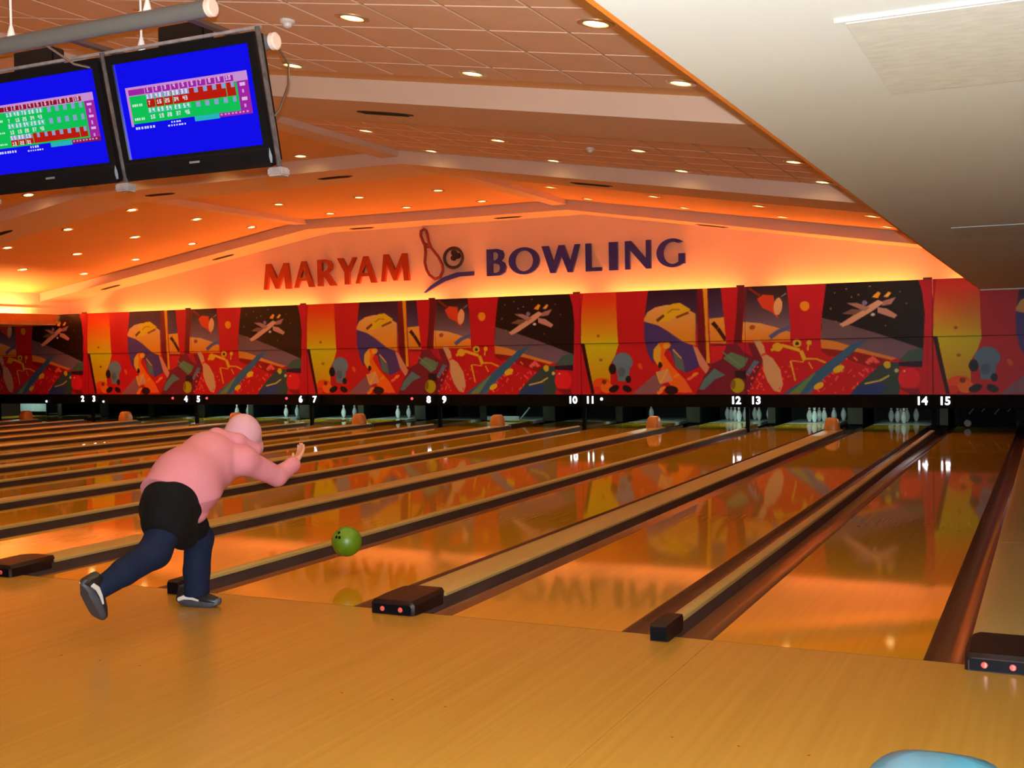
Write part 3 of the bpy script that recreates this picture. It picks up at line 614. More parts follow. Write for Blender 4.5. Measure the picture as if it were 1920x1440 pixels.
# ================================================================== LANES
arrow = MB().prism([(-0.012, -0.045), (0.0, 0.045), (0.012, -0.045), (0.0, -0.035)], 0, 0.0004)
arrow.v = [(x, z, y) for x, y, z in arrow.v]
arrow_me = arrow.mesh('arrow')
bed_me = {}
for k in range(0, 17):
    lab = 'glossy orange maple bowling lane leading to number %s' % NUM[k] if 2 <= k <= 15 else ('dim glossy maple lane just right of the far left one' if k == 1 else 'glossy maple lane at the far left end of the row' if k == 0 else 'glossy maple lane at the far right beyond number fifteen')
    t = thing('bowling_lane', lab, 'lane', (lane_x(k), 0, 0), 'bowling lanes')
    if not bed_me:
        b = MB().box(-LW / 2, LW / 2, 0.0, 17.45, -0.06, 0.0); bed_me['bed'] = b.mesh('lane_bed')
        b = MB().box(-LW / 2, LW / 2, 17.452, 19.1, -0.06, 0.0); bed_me['deck'] = b.mesh('pin_deck')
    ob('lane_bed', bed_me['bed'], M_LANE, t); ob('pin_deck', bed_me['deck'], M_DECK, t)
    if k >= 9:
        for j in range(-3, 4):
            ob('arrow', arrow_me, M_ARROW, t, loc=(j * 0.135, 4.66 - abs(j) * 0.14, 0.0))

# ---- dividers with gutters, covers and end boxes
def gutter(x0, x1, y1=17.3, flip=False):
    prof = [(x0, 0.0), (x0 + 0.004, -0.003)]
    n = 10; w = x1 - x0 - 0.012
    for i in range(n + 1):
        a = PI * i / n
        prof.append((x0 + 0.006 + w / 2 - w / 2 * math.cos(a), -0.012 - 0.075 * math.sin(a) ** 0.8))
    prof = prof[:-3] + [(x1, -0.036)]
    if flip: prof = [(x0 + x1 - x, z) for x, z in reversed(prof)]
    out = [(x1, -0.12), (x0, -0.12)]
    b = MB(); b.prism(prof + out, 0.0, y1); return b
def cover(w, h, y0, y1):
    pts = []
    for i in range(9):
        a = PI * i / 8
        pts.append((-w / 2 * math.cos(a), h - 0.014 + 0.014 * math.sin(a)))
    pts += [(w / 2, h - 0.030), (-w / 2, h - 0.030)]
    return MB().prism(pts, y0, y1)
dcache = {}
def divider(x, wide, lab):
    t = thing('lane_divider', lab, 'lane divider', (x, 0, 0), 'lane dividers')
    gap, cw, h = (GW, 0.285, 0.07) if wide else (GN, 0.08, 0.07)
    key = wide
    if key not in dcache:
        d = {}
        d['gl'] = smooth(gutter(-gap / 2, -cw / 2).mesh('gutter'), 50); d['gr'] = smooth(gutter(cw / 2, gap / 2, flip=True).mesh('gutter'), 50)
        d['body'] = MB().box(-cw / 2 + 0.004, cw / 2 - 0.004, 0.05, 15.3, -0.12, h - 0.028).mesh('side_panel')
        y0 = 0.30 if wide else 0.14
        js = [y0, 3.35, 9.3, 15.2]
        d['cov'] = [smooth(cover(cw, h, a, b - 0.006).mesh('cover'), 30) for a, b in zip(js, js[1:])]
        # end box: sloping black nose with a rounded back
        if wide:
            rings = []
            for y, hw, hz in ((-0.115, 0.135, 0.066), (-0.10, 0.15, 0.085), (0.05, 0.155, 0.092), (0.24, 0.150, 0.094), (0.32, 0.120, 0.088), (0.35, 0.06, 0.078)):
                rings.append([(-hw, y, 0.001), (hw, y, 0.001), (hw, y, hz * 0.72), (hw * 0.86, y, hz), (-hw * 0.86, y, hz), (-hw, y, hz * 0.72)])
        else:
            rings = []
            for y, hw, hz in ((-0.135, 0.045, 0.080), (-0.12, 0.052, 0.088), (0.10, 0.054, 0.092), (0.16, 0.048, 0.088)):
                rings.append([(-hw, y, 0.001), (hw, y, 0.001), (hw, y, hz * 0.8), (hw * 0.9, y, hz), (-hw * 0.9, y, hz), (-hw, y, hz * 0.8)])
        d['box'] = smooth(MB().loft(rings).mesh('end_box'), 35)
        hw, hz, yf = (0.128, 0.058, -0.121) if wide else (0.043, 0.074, -0.140)
        d['front'] = bevel(MB().box(-hw, hw, yf, yf + 0.008, 0.006, hz).mesh('front_plate'), 0.002)
        d['refl'] = smooth(MB().lathe([(0.001, -0.005), (0.013, -0.004), (0.016, 0.0), (0.016, 0.003)], n=14, axis='y').mesh('reflector'))
        if wide:
            hp = []
            for z, a, b in ((0.05, 0.135, 0.15), (0.17, 0.125, 0.14), (0.25, 0.105, 0.115), (0.285, 0.075, 0.08)):
                hp.append([(a * math.copysign(abs(math.cos(q)) ** 0.5, math.cos(q)), 14.93 + b * math.copysign(abs(math.sin(q)) ** 0.5, math.sin(q)), z) for q in [2 * PI * i / 20 for i in range(20)]])
            d['hump'] = smooth(MB().loft(hp).mesh('return_hood'), 60)
        dcache[key] = d
    d = dcache[key]
    ob('gutter', d['gl'], M_GUT, t); ob('gutter', d['gr'], M_GUT, t); ob('side_panel', d['body'], M_CAPSIDE, t)
    for c in d['cov']: ob('cover', c, M_CAP, t)
    e = ob('end_box', d['box'], M_ENDBOX, t); ob('front_plate', d['front'], M_ENDFRONT, e)
    if wide:
        for sx in (-0.062, 0.062): tag(ob('reflector', d['refl'], M_REFL, e, loc=(sx, -0.122, 0.034)), 'round red reflector')
        tag(ob('return_hood', d['hump'], M_HUMP, t), 'orange hood at the far end of the cover')
    return t
for n in range(8):
    a = 14 - 2 * n
    divider(-PITCH * n, False, 'narrow cream lane divider with brown gutters between lanes %s and %s' % (NUM[a], NUM[a + 1]) if a > 0 else 'narrow lane divider at the far left beside lane one')
for n in range(8):
    a = 15 - 2 * n
    divider(PITCH / 2 - PITCH * n, True, 'wide cream ball-return cover with brown gutters beside lanes %s and %s' % (NUM[a], NUM[a + 1]) if a < 15 else 'wide cream ball-return cover with brown gutters right of lane fifteen')

# ================================================================== PIT: kickbacks, posts, pins
for n in range(8):
    for w, x in ((0.07, -PITCH * n), (0.14, PITCH / 2 - PITCH * n)):
        nm = 'narrow' if w < 0.1 else 'wide'
        b = MB().box(-w, w, 17.6, 19.2, -0.1, 0.62)
        t = thing('kickback', 'dark %s kickback board behind the mural at %s lane divider from the right' % (nm, ORD[n]), 'board', (x, 0, 0), 'kickback boards')
        ob('board', b, M_BLACK, t)
        ob('front_edge', MB().box(-w - 0.004, w + 0.004, 17.56, 17.60, 0.0, 0.62), M_KICK, t)
for n in range(8):
    t = thing('mask_post', 'black post under the mural between the %s number pair from right' % ORD[n], 'post', (-PITCH * n, YM + 0.14, 0), 'posts under the mural')
    ob('shaft', MB().box(-0.036, 0.036, -0.03, 0.03, -0.02, 0.44), M_BLACK, t); ob('foot_plate', MB().box(-0.038, 0.038, -0.035, 0.035, -0.12, -0.02), M_BLACK, t)
struct('trim_9', MB().box(-27.1, 6, YM + 0.02, YM + 0.25, 0.44, ZMB), M_BLACK)
struct('trim_10', MB().box(-27.1, 6, YM + 0.25, 19.6, 0.72, 0.76), M_BLACK)

prof = [(0.0286, 0), (0.034, 0.02), (0.0498, 0.057), (0.0579, 0.095), (0.0605, 0.114), (0.0579, 0.149), (0.0470, 0.185), (0.0314, 0.22), (0.0249, 0.239), (0.0228, 0.254), (0.0235, 0.276), (0.0270, 0.298), (0.0315, 0.325), (0.0323, 0.343), (0.0290, 0.362), (0.020, 0.374), (0.006, 0.381)]
pin_me = smooth(MB().lathe(prof, n=14).mesh('pin_body'), 80)
st_me = smooth(MB().lathe([(0.0250, 0.240), (0.0240, 0.247), (0.0236, 0.252)], n=14).mesh('pin_stripe'), 80)
spots = [(0, 0), (-.152, .264), (.152, .264), (-.305, .528), (0, .528), (.305, .528), (-.457, .792), (-.152, .792), (.152, .792), (.457, .792)]
RACK = {4: [0, 2], 5: [0, 2], 6: [0, 2], 7: [0, 2], 11: [6], 12: [0, 1, 3, 6, 4, 8, 5, 9], 13: [1, 0, 4, 2, 5, 9], 14: [3, 1, 7, 0, 4, 8]}
for k, ids in RACK.items():
    ids = sorted(ids, key=lambda i: spots[i][0] - 0.45 * spots[i][1])
    for j, i in enumerate(ids):
        lab = 'single white bowling pin under number eleven' if len(ids) == 1 else 'white bowling pin standing at lane %s, %s from left' % (NUM[k], ORD[j])
        t = thing('bowling_pin', lab, 'bowling pin', (lane_x(k) + spots[i][0], 18.0 + spots[i][1], 0), 'pins at lane %s' % NUM[k])
        ob('pin_body', pin_me, M_PIN, t); ob('pin_stripe', st_me, M_PINRED, t)
# pin-deck lamps hanging behind the masking units
def deck_lamp(k, e):
    t = thing('pin_deck_lamp', ('slim cold lamp over the pin deck of lane %s' % NUM[k] if k else 'slim cold lamp over the far left pin deck'), 'light', (lane_x(k), 16.9, 0.66), 'pin deck lamps')
    ob('lamp_body', MB().box(-0.4, 0.4, -0.04, 0.04, -0.0, 0.05), M_BLACK, t)
    ob('lamp_glow', MB().box(-0.38, 0.38, -0.025, 0.025, -0.012, -0.001), mat('deck_glow_%d' % int(e * 10), (1, 1, 1), 0.5, emit=(0.60, 1.0, 0.86), estr=e * 7), t)
for k, e in {0: 14, 4: 13, 5: 13, 6: 14, 7: 14, 9: 8, 11: 9, 12: 11, 13: 12, 14: 4.5}.items(): deck_lamp(k, e)

# ================================================================== PRINTS (flat artwork rasterised to colour attributes)
def raster(shapes, x0, x1, z0, z1, nx, nz, base):
    ss = 3
    X = x0 + (np.arange(nx * ss) + 0.5) / (nx * ss) * (x1 - x0)
    Z = z0 + (np.arange(nz * ss) + 0.5) / (nz * ss) * (z1 - z0)
    gxx, gzz = np.meshgrid(X, Z)
    img = np.zeros((nz * ss, nx * ss, 3)); img[:] = base
    for poly, c1, c2 in shapes:
        p = np.array(poly); lo = p.min(0); hi = p.max(0)
        i0, i1 = np.searchsorted(X, lo[0]), np.searchsorted(X, hi[0]); j0, j1 = np.searchsorted(Z, lo[1]), np.searchsorted(Z, hi[1])
        if i1 <= i0 or j1 <= j0: continue
        gx_, gz_ = gxx[j0:j1, i0:i1], gzz[j0:j1, i0:i1]
        ins = np.zeros(gx_.shape, bool); n = len(p)
        for a in range(n):
            xa, za = p[a]; xb, zb = p[(a + 1) % n]
            if za == zb: continue
            cond = ((za > gz_) != (zb > gz_)) & (gx_ < (xb - xa) * (gz_ - za) / (zb - za) + xa)
            ins ^= cond
        if c2 is None: img[j0:j1, i0:i1][ins] = c1
        else:
            t = ((hi[1] - gz_) / max(1e-6, hi[1] - lo[1]))[..., None]
            img[j0:j1, i0:i1][ins] = (np.array(c1) * (1 - t) + np.array(c2) * t)[ins]
    img = img.reshape(nz, ss, nx, ss, 3).mean((1, 3)) / 255.0
    return np.where(img <= 0.04045, img / 12.92, ((img + 0.055) / 1.055) ** 2.4)
def print_mesh(name, img, x0, x1, z0, z1, y, thick):
    """a flat panel in the XZ plane facing -Y, colour per face, with real thickness"""
    nz, nx = img.shape[:2]
    xs_, zs_ = np.linspace(x0, x1, nx + 1), np.linspace(z0, z1, nz + 1)
    V = np.array([(a, y, b) for b in zs_ for a in xs_]); idx = np.arange((nx + 1) * (nz + 1)).reshape(nz + 1, nx + 1)
    F = np.stack([idx[:-1, :-1], idx[:-1, 1:], idx[1:, 1:], idx[1:, :-1]], -1).reshape(-1, 4)
    back = [(x0, y, z0), (x1, y, z0), (x1, y, z1), (x0, y, z1), (x0, y + thick, z0), (x1, y + thick, z0), (x1, y + thick, z1), (x0, y + thick, z1)]
    n = len(V); V = np.vstack([V, back])
    F2 = [(n + 4, n + 7, n + 6, n + 5), (n, n + 4, n + 5, n + 1), (n + 1, n + 5, n + 6, n + 2), (n + 2, n + 6, n + 7, n + 3), (n + 3, n + 7, n + 4, n)]
    me = bpy.data.meshes.new(name); me.from_pydata(V.tolist(), [], F.tolist() + F2); 
    a = me.color_attributes.new('print', 'FLOAT_COLOR', 'CORNER')
    cols = np.ones((len(F) * 4 + 20, 4), np.float32); cols[:len(F) * 4, :3] = np.repeat(img.reshape(-1, 3), 4, axis=0); cols[len(F) * 4:, :3] = (0.1, 0.01, 0.01)
    a.data.foreach_set('color', cols.ravel())
    me.polygons.foreach_set('material_index', [0] * len(F) + [1] * 5)
    me.update(); return me
BASE = (176, 18, 26)
mesh_mural = {}
for nm, u0 in (('A', 0.0), ('B', PITCH)):
    for up, (z0, z1) in (('upper', (ZMS + 0.004, ZMT)), ('lower', (ZMB, ZMS - 0.004))):
        nx, nz = 190, 58
        img = raster(MURAL, u0 + 0.0, u0 + PITCH, z0, z1, nx, nz, BASE)
        img = np.clip(img * np.array((1.25, 1.8, 2.3)), 0, 0.9)
        me = print_mesh('mural_%s' % up, img, 0.0, PITCH - 0.006, z0, z1, 0.0 if up == 'upper' else 0.012, 0.025)
        me.materials.append(M_MURAL); me.materials.append(M_MEDGE); mesh_mural[nm, up] = me
MLAB = {0: 'starship and yellow disc mural panel directly left of number fourteen', 1: 'planet and grey mushroom mural panel between numbers ten and twelve', 2: 'starship and yellow disc mural panel directly left of number ten', 3: 'planet and grey mushroom mural panel between numbers six and eight', 4: 'starship and yellow disc mural panel directly left of number six', 5: 'planet and grey mushroom mural panel between numbers two and four', 6: 'dim starship mural panel directly left of number two', 7: 'dim mural panel at the far left picture edge', -1: 'orange gradient and grey mushroom mural panel right of number fifteen'}
for n in range(-1, 8):
    kind = 'B' if n % 2 == 0 else 'A'
    t = thing('mural_panel', MLAB[n], 'mural', (-PITCH * (n + 1) + 0.003, YM, 0), 'mural panels over the pins')
    for up in ('upper', 'lower'):
        ob('%s_board' % up, mesh_mural[kind, up], [M_MURAL, M_MEDGE], t)
    ob('hanger', MB().box(PITCH - 0.16, PITCH - 0.01, 0.0, 0.03, ZMT, ZMT + 0.035), M_MEDGE, t)
    ob('backing_frame', MB().box(0.02, PITCH - 0.02, 0.04, 0.07, ZMB + 0.02, ZMT - 0.02), M_BLACK, t)

# ---- text helper (built-in font outlines turned to mesh)
def text_mesh(s, size, ext):
    c = bpy.data.curves.new('txt', 'FONT'); c.body = s; c.size = size; c.extrude = ext; c.align_x = 'CENTER'; c.offset = size * 0.025; c.resolution_u = 3
    o = bpy.data.objects.new('txt', c); COL.objects.link(o)
    dg = bpy.context.evaluated_depsgraph_get(); me = bpy.data.meshes.new_from_object(o.evaluated_get(dg))
    bpy.data.objects.remove(o); bpy.data.curves.remove(c)
    me.transform(Matrix.Rotation(PI / 2, 4, 'X')); me.materials.clear(); return me
for k in range(2, 16):
    n = (15 - k) // 2 if k % 2 else (14 - k) // 2
    x = -PITCH * n + (0.19 if k % 2 else -0.19)
    t = thing('lane_number_sign', 'lit white number %s under the mural' % NUM[k], 'sign', (x, YM - 0.005, 0.575), 'lane number signs')
    ob('plate', MB().box(-0.15, 0.15, -0.004, 0.03, -0.085, 0.085), M_BLACK, t)
    me = text_mesh(str(k), 0.20, 0.004); 
    ob('digits', me, M_DIGIT, t, loc=(0, -0.010, -0.07))
LED = [(11, 0.42, 1), (9, -0.62, 0), (7, -0.6, 0), (5, -0.62, 0), (5, 0.42, 0), (8, 0, None)]
for k, dx, w in LED:
    if w is None: continue
    n = (15 - k) // 2
    tag(ob('indicator_lamp', MB().lathe([(0.001, -0.03), (0.022, -0.024), (0.03, 0.0)], n=12, axis='y'), M_WHLED if w else M_REDLED, sm=True, loc=(-PITCH * n + dx, YM + 0.018, 0.59)), 'small glowing %s indicator lamp %s of number %s' % ('pinkish white' if w else 'red', 'right' if dx > 0 else 'left', NUM[k if dx > 0 else k - 1]), 'light')
t = thing('pin_sweep', 'dim grey sweep board in the pit at the far left', 'machine', (lane_x(0), 17.35, 0))
ob('board', MB().box(-0.5, 0.5, 0, 0.03, 0.12, 0.42), M_SWEEP, t); ob('arm', MB().box(-0.53, -0.5, 0, 0.05, 0.0, 0.7), M_BLACK, t); ob('arm', MB().box(0.5, 0.53, 0, 0.05, 0.0, 0.7), M_BLACK, t)
t = thing('pin_sweep', 'pale sweep bar lying low in the pit of lane nine', 'machine', (lane_x(9), 17.2, 0))
ob('board', MB().box(-0.5, 0.3, 0, 0.03, 0.02, 0.12), M_SWEEP, t); ob('arm', MB().tube([(0.3, 0.01, 0.02), (0.48, 0.2, 0.3)], 0.02, 8), M_SWEEP, t)
t = thing('pinsetter', 'dark pinsetter machinery filling the pit at lane fifteen', 'machine', (lane_x(15), 16.9, 0.004))
ob('frame_bar', MB().box(-0.5, 0.5, 0, 0.05, 0.40, 0.45), M_GRAYP, t); ob('frame_bar', MB().box(-0.45, 0.5, 0.1, 0.14, 0.20, 0.23), M_BLACK, t)
ob('panel', MB().box(-0.5, 0.5, 0.3, 0.34, 0.0, 0.7), M_BLACK, t); ob('roller', MB().lathe([(0.06, -0.05), (0.07, -0.03), (0.07, 0.05)], (-0.32, 0.05, 0.08), 14, axis='y'), M_GRAYP, t, sm=True)
for i_ in range(4): ob('rod', MB().tube([(-0.3 + i_ * 0.22, 0.05, 0.25 + 0.05 * (i_ % 2)), (-0.15 + i_ * 0.22, 0.06, 0.45)], 0.012, 6), M_GRAYP, t)
for (x, lab) in ((-21.45, 'small white lamp dot in the pit at lane two'), (-19.5, 'small white lamp dot in the pit left of number four')):
    tag(ob('pit_lamp', MB().lathe([(0.001, -0.03), (0.02, -0.02), (0.026, 0.0)], n=10, axis='y'), M_WHLED, loc=(x, YM + 0.018, 0.50)), lab, 'light')

# ================================================================== WALL SIGN
def arc(cx, cy, rx, ry, a0, a1, n=18):
    return [(cx + rx * math.cos(R(a0 + (a1 - a0) * i / n)), cy + ry * math.sin(R(a0 + (a1 - a0) * i / n))) for i in range(n + 1)]
GLY = {
 'M': [[(0, 0), (.1, 1), (.27, 1), (.53, .40), (.79, 1), (.95, 1), (1.05, 0), (.85, 0), (.79, .62), (.57, .02), (.46, .02), (.22, .62), (.14, 0)]],
 'A': [[(0, 0), (.36, 1), (.54, 1), (.92, 0), (.69, 0), (.6, .26), (.26, .26), (.17, 0)], [(.31, .38), (.56, .38), (.44, .74)]],
 'R': [[(0, 0), (0, 1), (.38, 1), (.56, .94), (.64, .79), (.61, .62), (.5, .52), (.43, .49), (.8, 0), (.54, 0), (.22, .45), (.2, .45), (.2, 0)], [(.2, .56), (.2, .89), (.34, .89), (.43, .84), (.46, .74), (.42, .62), (.32, .56)]],
 'Y': [[(0, 1), (.24, 1), (.46, .60), (.68, 1), (.84, 1), (.53, .45), (.53, 0), (.32, 0), (.32, .45)]],
 'B': [[(0, 0), (0, 1), (.4, 1), (.56, .94), (.62, .79), (.59, .64), (.5, .55), (.63, .48), (.7, .3), (.65, .12), (.5, .02), (.38, 0)], [(.2, .58), (.2, .89), (.33, .89), (.41, .83), (.43, .74), (.4, .64), (.32, .58)], [(.2, .11), (.2, .46), (.34, .46), (.46, .40), (.49, .29), (.45, .16), (.36, .11)]],
 'O': [arc(.55, .5, .55, .52, 0, 345, 23), arc(.55, .5, .34, .40, 0, 345, 23)],
 'W': [[(0, 1), (.22, 1), (.40, .38), (.58, 1), (.76, 1), (.96, .38), (1.12, 1), (1.28, 1), (1.03, 0), (.88, 0), (.67, .62), (.45, 0), (.29, 0)]],
 'L': [[(0, 0), (0, 1), (.21, 1), (.21, .13), (.62, .13), (.60, 0)]],
 'I': [[(0, 0), (0, 1), (.21, 1), (.21, 0)]],
 'N': [[(0, 0), (0, 1), (.20, 1), (.68, .34), (.68, 1), (.83, 1), (.83, 0), (.68, 0), (.15, .70), (.15, 0)]],
 'G': [arc(.55, .5, .55, .52, 48, 312, 24) + [(.98, .10), (.98, .47), (.76, .47), (.76, .17)] + arc(.56, .5, .34, .40, 298, 58, 18)],
}
def curve_mesh(polys, depth):
    c = bpy.data.curves.new('gl', 'CURVE'); c.dimensions = '2D'; c.fill_mode = 'BOTH'; c.extrude = depth / 2
    for p in polys:
        s = c.splines.new('POLY'); s.points.add(len(p) - 1); s.use_cyclic_u = True
        for q, (x, y) in zip(s.points, p): q.co = (x, y, 0, 1)
    o = bpy.data.objects.new('gl', c); COL.objects.link(o)
    dg = bpy.context.evaluated_depsgraph_get(); me = bpy.data.meshes.new_from_object(o.evaluated_get(dg))
    bpy.data.objects.remove(o); bpy.data.curves.remove(c)
    me.transform(Matrix.Rotation(PI / 2, 4, 'X')); return me
LETTERS = [('M', -15.103, -14.312, 3.144, 3.755), ('A', -14.219, -13.659, 3.157, 3.769), ('R', -13.553, -13.035, 3.169, 3.78), ('Y', -13.004, -12.48, 3.179, 3.79), ('A', -12.509, -11.95, 3.188, 3.798), ('M', -11.822, -11.082, 3.202, 3.812), ('B', -9.147, -8.686, 3.209, 3.782), ('O', -8.622, -7.909, 3.208, 3.782), ('W', -7.847, -6.985, 3.207, 3.781), ('L', -6.853, -6.499, 3.205, 3.781), ('I', -6.335, -6.149, 3.205, 3.78), ('N', -5.986, -5.439, 3.204, 3.78), ('G', -5.314, -4.725, 3.203, 3.779)]
s1 = thing('wall_sign', 'red raised letters MARYAM on the glowing orange wall', 'sign', (-13.1, YW, 3.1))
s2 = thing('wall_sign', 'navy blue raised letters BOWLING on the glowing orange wall', 'sign', (-6.9, YW, 3.1))
for i, (ch, x0, x1, z0, z1) in enumerate(LETTERS):
    g = GLY[ch]; gw0 = min(p[0] for q in g for p in q); gw1 = max(p[0] for q in g for p in q)
    sx = (x1 - x0) / (gw1 - gw0); sz = (z1 - z0)
    if ch in 'OG': z0 += 0.012; sz *= 0.965
    par = s1 if i < 6 else s2
    me = curve_mesh([[((p[0] - gw0) * sx, p[1] * sz) for p in q] for q in g], 0.07)
    ob('letter', me, M_SIGNR if i < 6 else M_SIGNB, par, loc=(x0 - par.location.x, -0.06, z0 - par.location.z))
em = thing('wall_emblem', 'bowling pin and ball outline emblem between the two sign words', 'emblem', (-10.1, YW, 2.9))
PINL = [(-10.715, 4.319), (-10.785, 4.285), (-10.793, 4.182), (-10.751, 4.076), (-10.693, 3.969), (-10.676, 3.813), (-10.702, 3.582), (-10.661, 3.424), (-10.589, 3.305), (-10.458, 3.209), (-10.325, 3.242), (-10.248, 3.38), (-10.26, 3.509), (-10.359, 3.693), (-10.532, 3.896), (-10.594, 4.041), (-10.62, 4.171), (-10.648, 4.276)]
ob('pin_outline', MB().tube([(x + 10.1, -0.05, z - 2.9) for x, z in PINL], 0.034, 8, closed=True), M_SIGNRD, em, sm=True)
for a, b in (((-10.74, 4.01), (-10.57, 3.965)), ((-10.71, 3.935), (-10.545, 3.905))):
    ob('neck_band', MB().tube([(a[0] + 10.1, -0.05, a[1] - 2.9), (b[0] + 10.1, -0.05, b[1] - 2.9)], 0.024, 8), M_SIGNRD, em)
ob('ball_ring', MB().tube([(0.12 + 0.225 * math.cos(a), -0.05, 0.748 + 0.215 * math.sin(a)) for a in [2 * PI * i / 32 for i in range(32)]], 0.036, 8, closed=True), M_SIGNK, em, sm=True)
for dx, dz, r in ((0.13, 0.86, 0.062), (0.215, 0.79, 0.066), (0.12, 0.745, 0.060)):
    ob('finger_hole', MB().lathe([(0.001, -0.03), (r, -0.03), (r, 0.03)], n=14, axis='y'), M_SIGNK, em, loc=(dx, -0.04, dz))
SW = [(-10.732, 2.91), (-10.55, 3.058), (-10.251, 3.226), (-9.899, 3.325), (-9.482, 3.332), (-9.484, 3.243), (-9.843, 3.233), (-10.195, 3.146), (-10.432, 3.04), (-10.687, 2.908)]
ob('swoosh', curve_mesh([[(x + 10.1, z - 2.9) for x, z in SW]], 0.06), M_SIGNB, em, loc=(0, -0.05, 0))

# ================================================================== OVERHEAD SCORE MONITORS
FONT = {'0': '757', '1': '262', '2': '', }
DIG = {'0': ('111', '101', '101', '101', '111'), '1': ('010', '110', '010', '010', '111'), '2': ('111', '001', '111', '100', '111'), '3': ('111', '001', '111', '001', '111'), '4': ('101', '101', '111', '001', '001'), '5': ('111', '100', '111', '001', '111'), '6': ('111', '100', '111', '101', '111'), '7': ('111', '001', '010', '010', '010'), '8': ('111', '101', '111', '101', '111'), '9': ('111', '101', '111', '001', '111')}
NX, NZ = 210, 118
def screen(kind):
    im = np.zeros((NZ, NX, 3)); im[:] = (0, 4, 250)
    def rc(x0, x1, y0, y1, c):
        im[int(round(NZ * y0)):int(round(NZ * y1)), int(round(NX * x0)):int(round(NX * x1))] = c
    def tx(s, x, y, c, st=4):
        j, i = int(NZ * y), int(NX * x)
        for ch in s:
            for a, row in enumerate(DIG[ch]):
                for b, q in enumerate(row):
                    if q == '1' and 0 <= j + a < NZ and 0 <= i + b < NX: im[j + a, i + b] = c
            i += st
    LB, GRN, RD, MG, PK = (150, 168, 220), (0, 205, 92), (196, 24, 12), (168, 36, 170), (214, 150, 224)
    nrow = 2 if kind == 'R' else 3
    y0 = 0.27 if kind == 'R' else 0.25; rh = 0.145 if kind == 'R' else 0.128
    rc(0.055, 0.955, y0 - 0.012, y0 + 0.075, PK)
    hd = MG if kind == 'R' else (150, 18, 30)
    rc(0.075, 0.20, y0 + 0.012, y0 + 0.065, hd)
    for i in range(10):
        a = 0.205 + i * 0.066
        rc(a, a + 0.056, y0 + 0.012, y0 + 0.065, hd)
        tx(str(i + 1), a + (0.018 if i < 9 else 0.006), y0 + 0.017, (245, 205, 245))
    rc(0.055, 0.075, y0 - 0.012, y0 + 0.075 + nrow * rh + 0.03, PK)
    for r in range(nrow):
        ya = y0 + 0.075 + r * rh; red = (r == 0) if kind == 'R' else (r == 2)
        rc(0.075, 0.875, ya, ya + rh, GRN)
        for i in range(10):
            a = 0.205 + i * 0.066
            if red:
                rc(a, a + 0.064, ya, ya + rh - 0.01, RD)
            done = i < (5 if kind == 'R' else (5 if r < 2 else 3))
            if done:
                rc(a, a + 0.06, ya, ya + 0.052, LB if red else (70, 205, 170)); tx(str((i * 3 + r * 2 + 1) % 10), a + 0.006, ya + 0.006, (255, 255, 255)); tx(str((i * 5 + r + 3) % 10), a + 0.034, ya + 0.006, (255, 255, 255))
                tx(str(7 + i * 9 + r * 3), a + 0.010, ya + 0.075, (235, 245, 255))
            else:
                rc(a + 0.034, a + 0.06, ya, ya + 0.055, LB)
        for q in range(5): rc(0.09 + q * 0.017, 0.10 + q * 0.017, ya + rh * 0.6, ya + rh * 0.75, (225, 255, 235))
        rc(0.875, 0.955, ya, ya + rh, MG); rc(0.895, 0.935, ya + 0.02, ya + 0.05, (240, 190, 250)); rc(0.905, 0.92, ya + 0.085, ya + 0.12, (225, 150, 235))
    yb = y0 + 0.075 + nrow * rh
    rc(0.54, 0.72, yb, yb + 0.055, (40, 190, 200)); rc(0.72, 0.955, yb, yb + 0.045, MG if kind == 'R' else (150, 20, 60))
    for q in range(8): rc(0.73 + q * 0.026, 0.745 + q * 0.026, yb + 0.012, yb + 0.03, (230, 150, 230))
    for q in range(7): rc(0.085 + q * 0.022, 0.099 + q * 0.022, yb + 0.035, yb + 0.062, (225, 230, 255))
    for q in range(4): rc(0.36 + q * 0.02, 0.372 + q * 0.02, yb + 0.015, yb + 0.035, (225, 230, 255))
    for q in range(7): rc(0.335 + q * 0.02, 0.347 + q * 0.02, yb + 0.05, yb + 0.072, (225, 230, 255))
    im = im[::-1] / 255.0
    return np.where(im <= 0.04045, im / 12.92, ((im + 0.055) / 1.055) ** 2.4)
TILT = R(12.7)
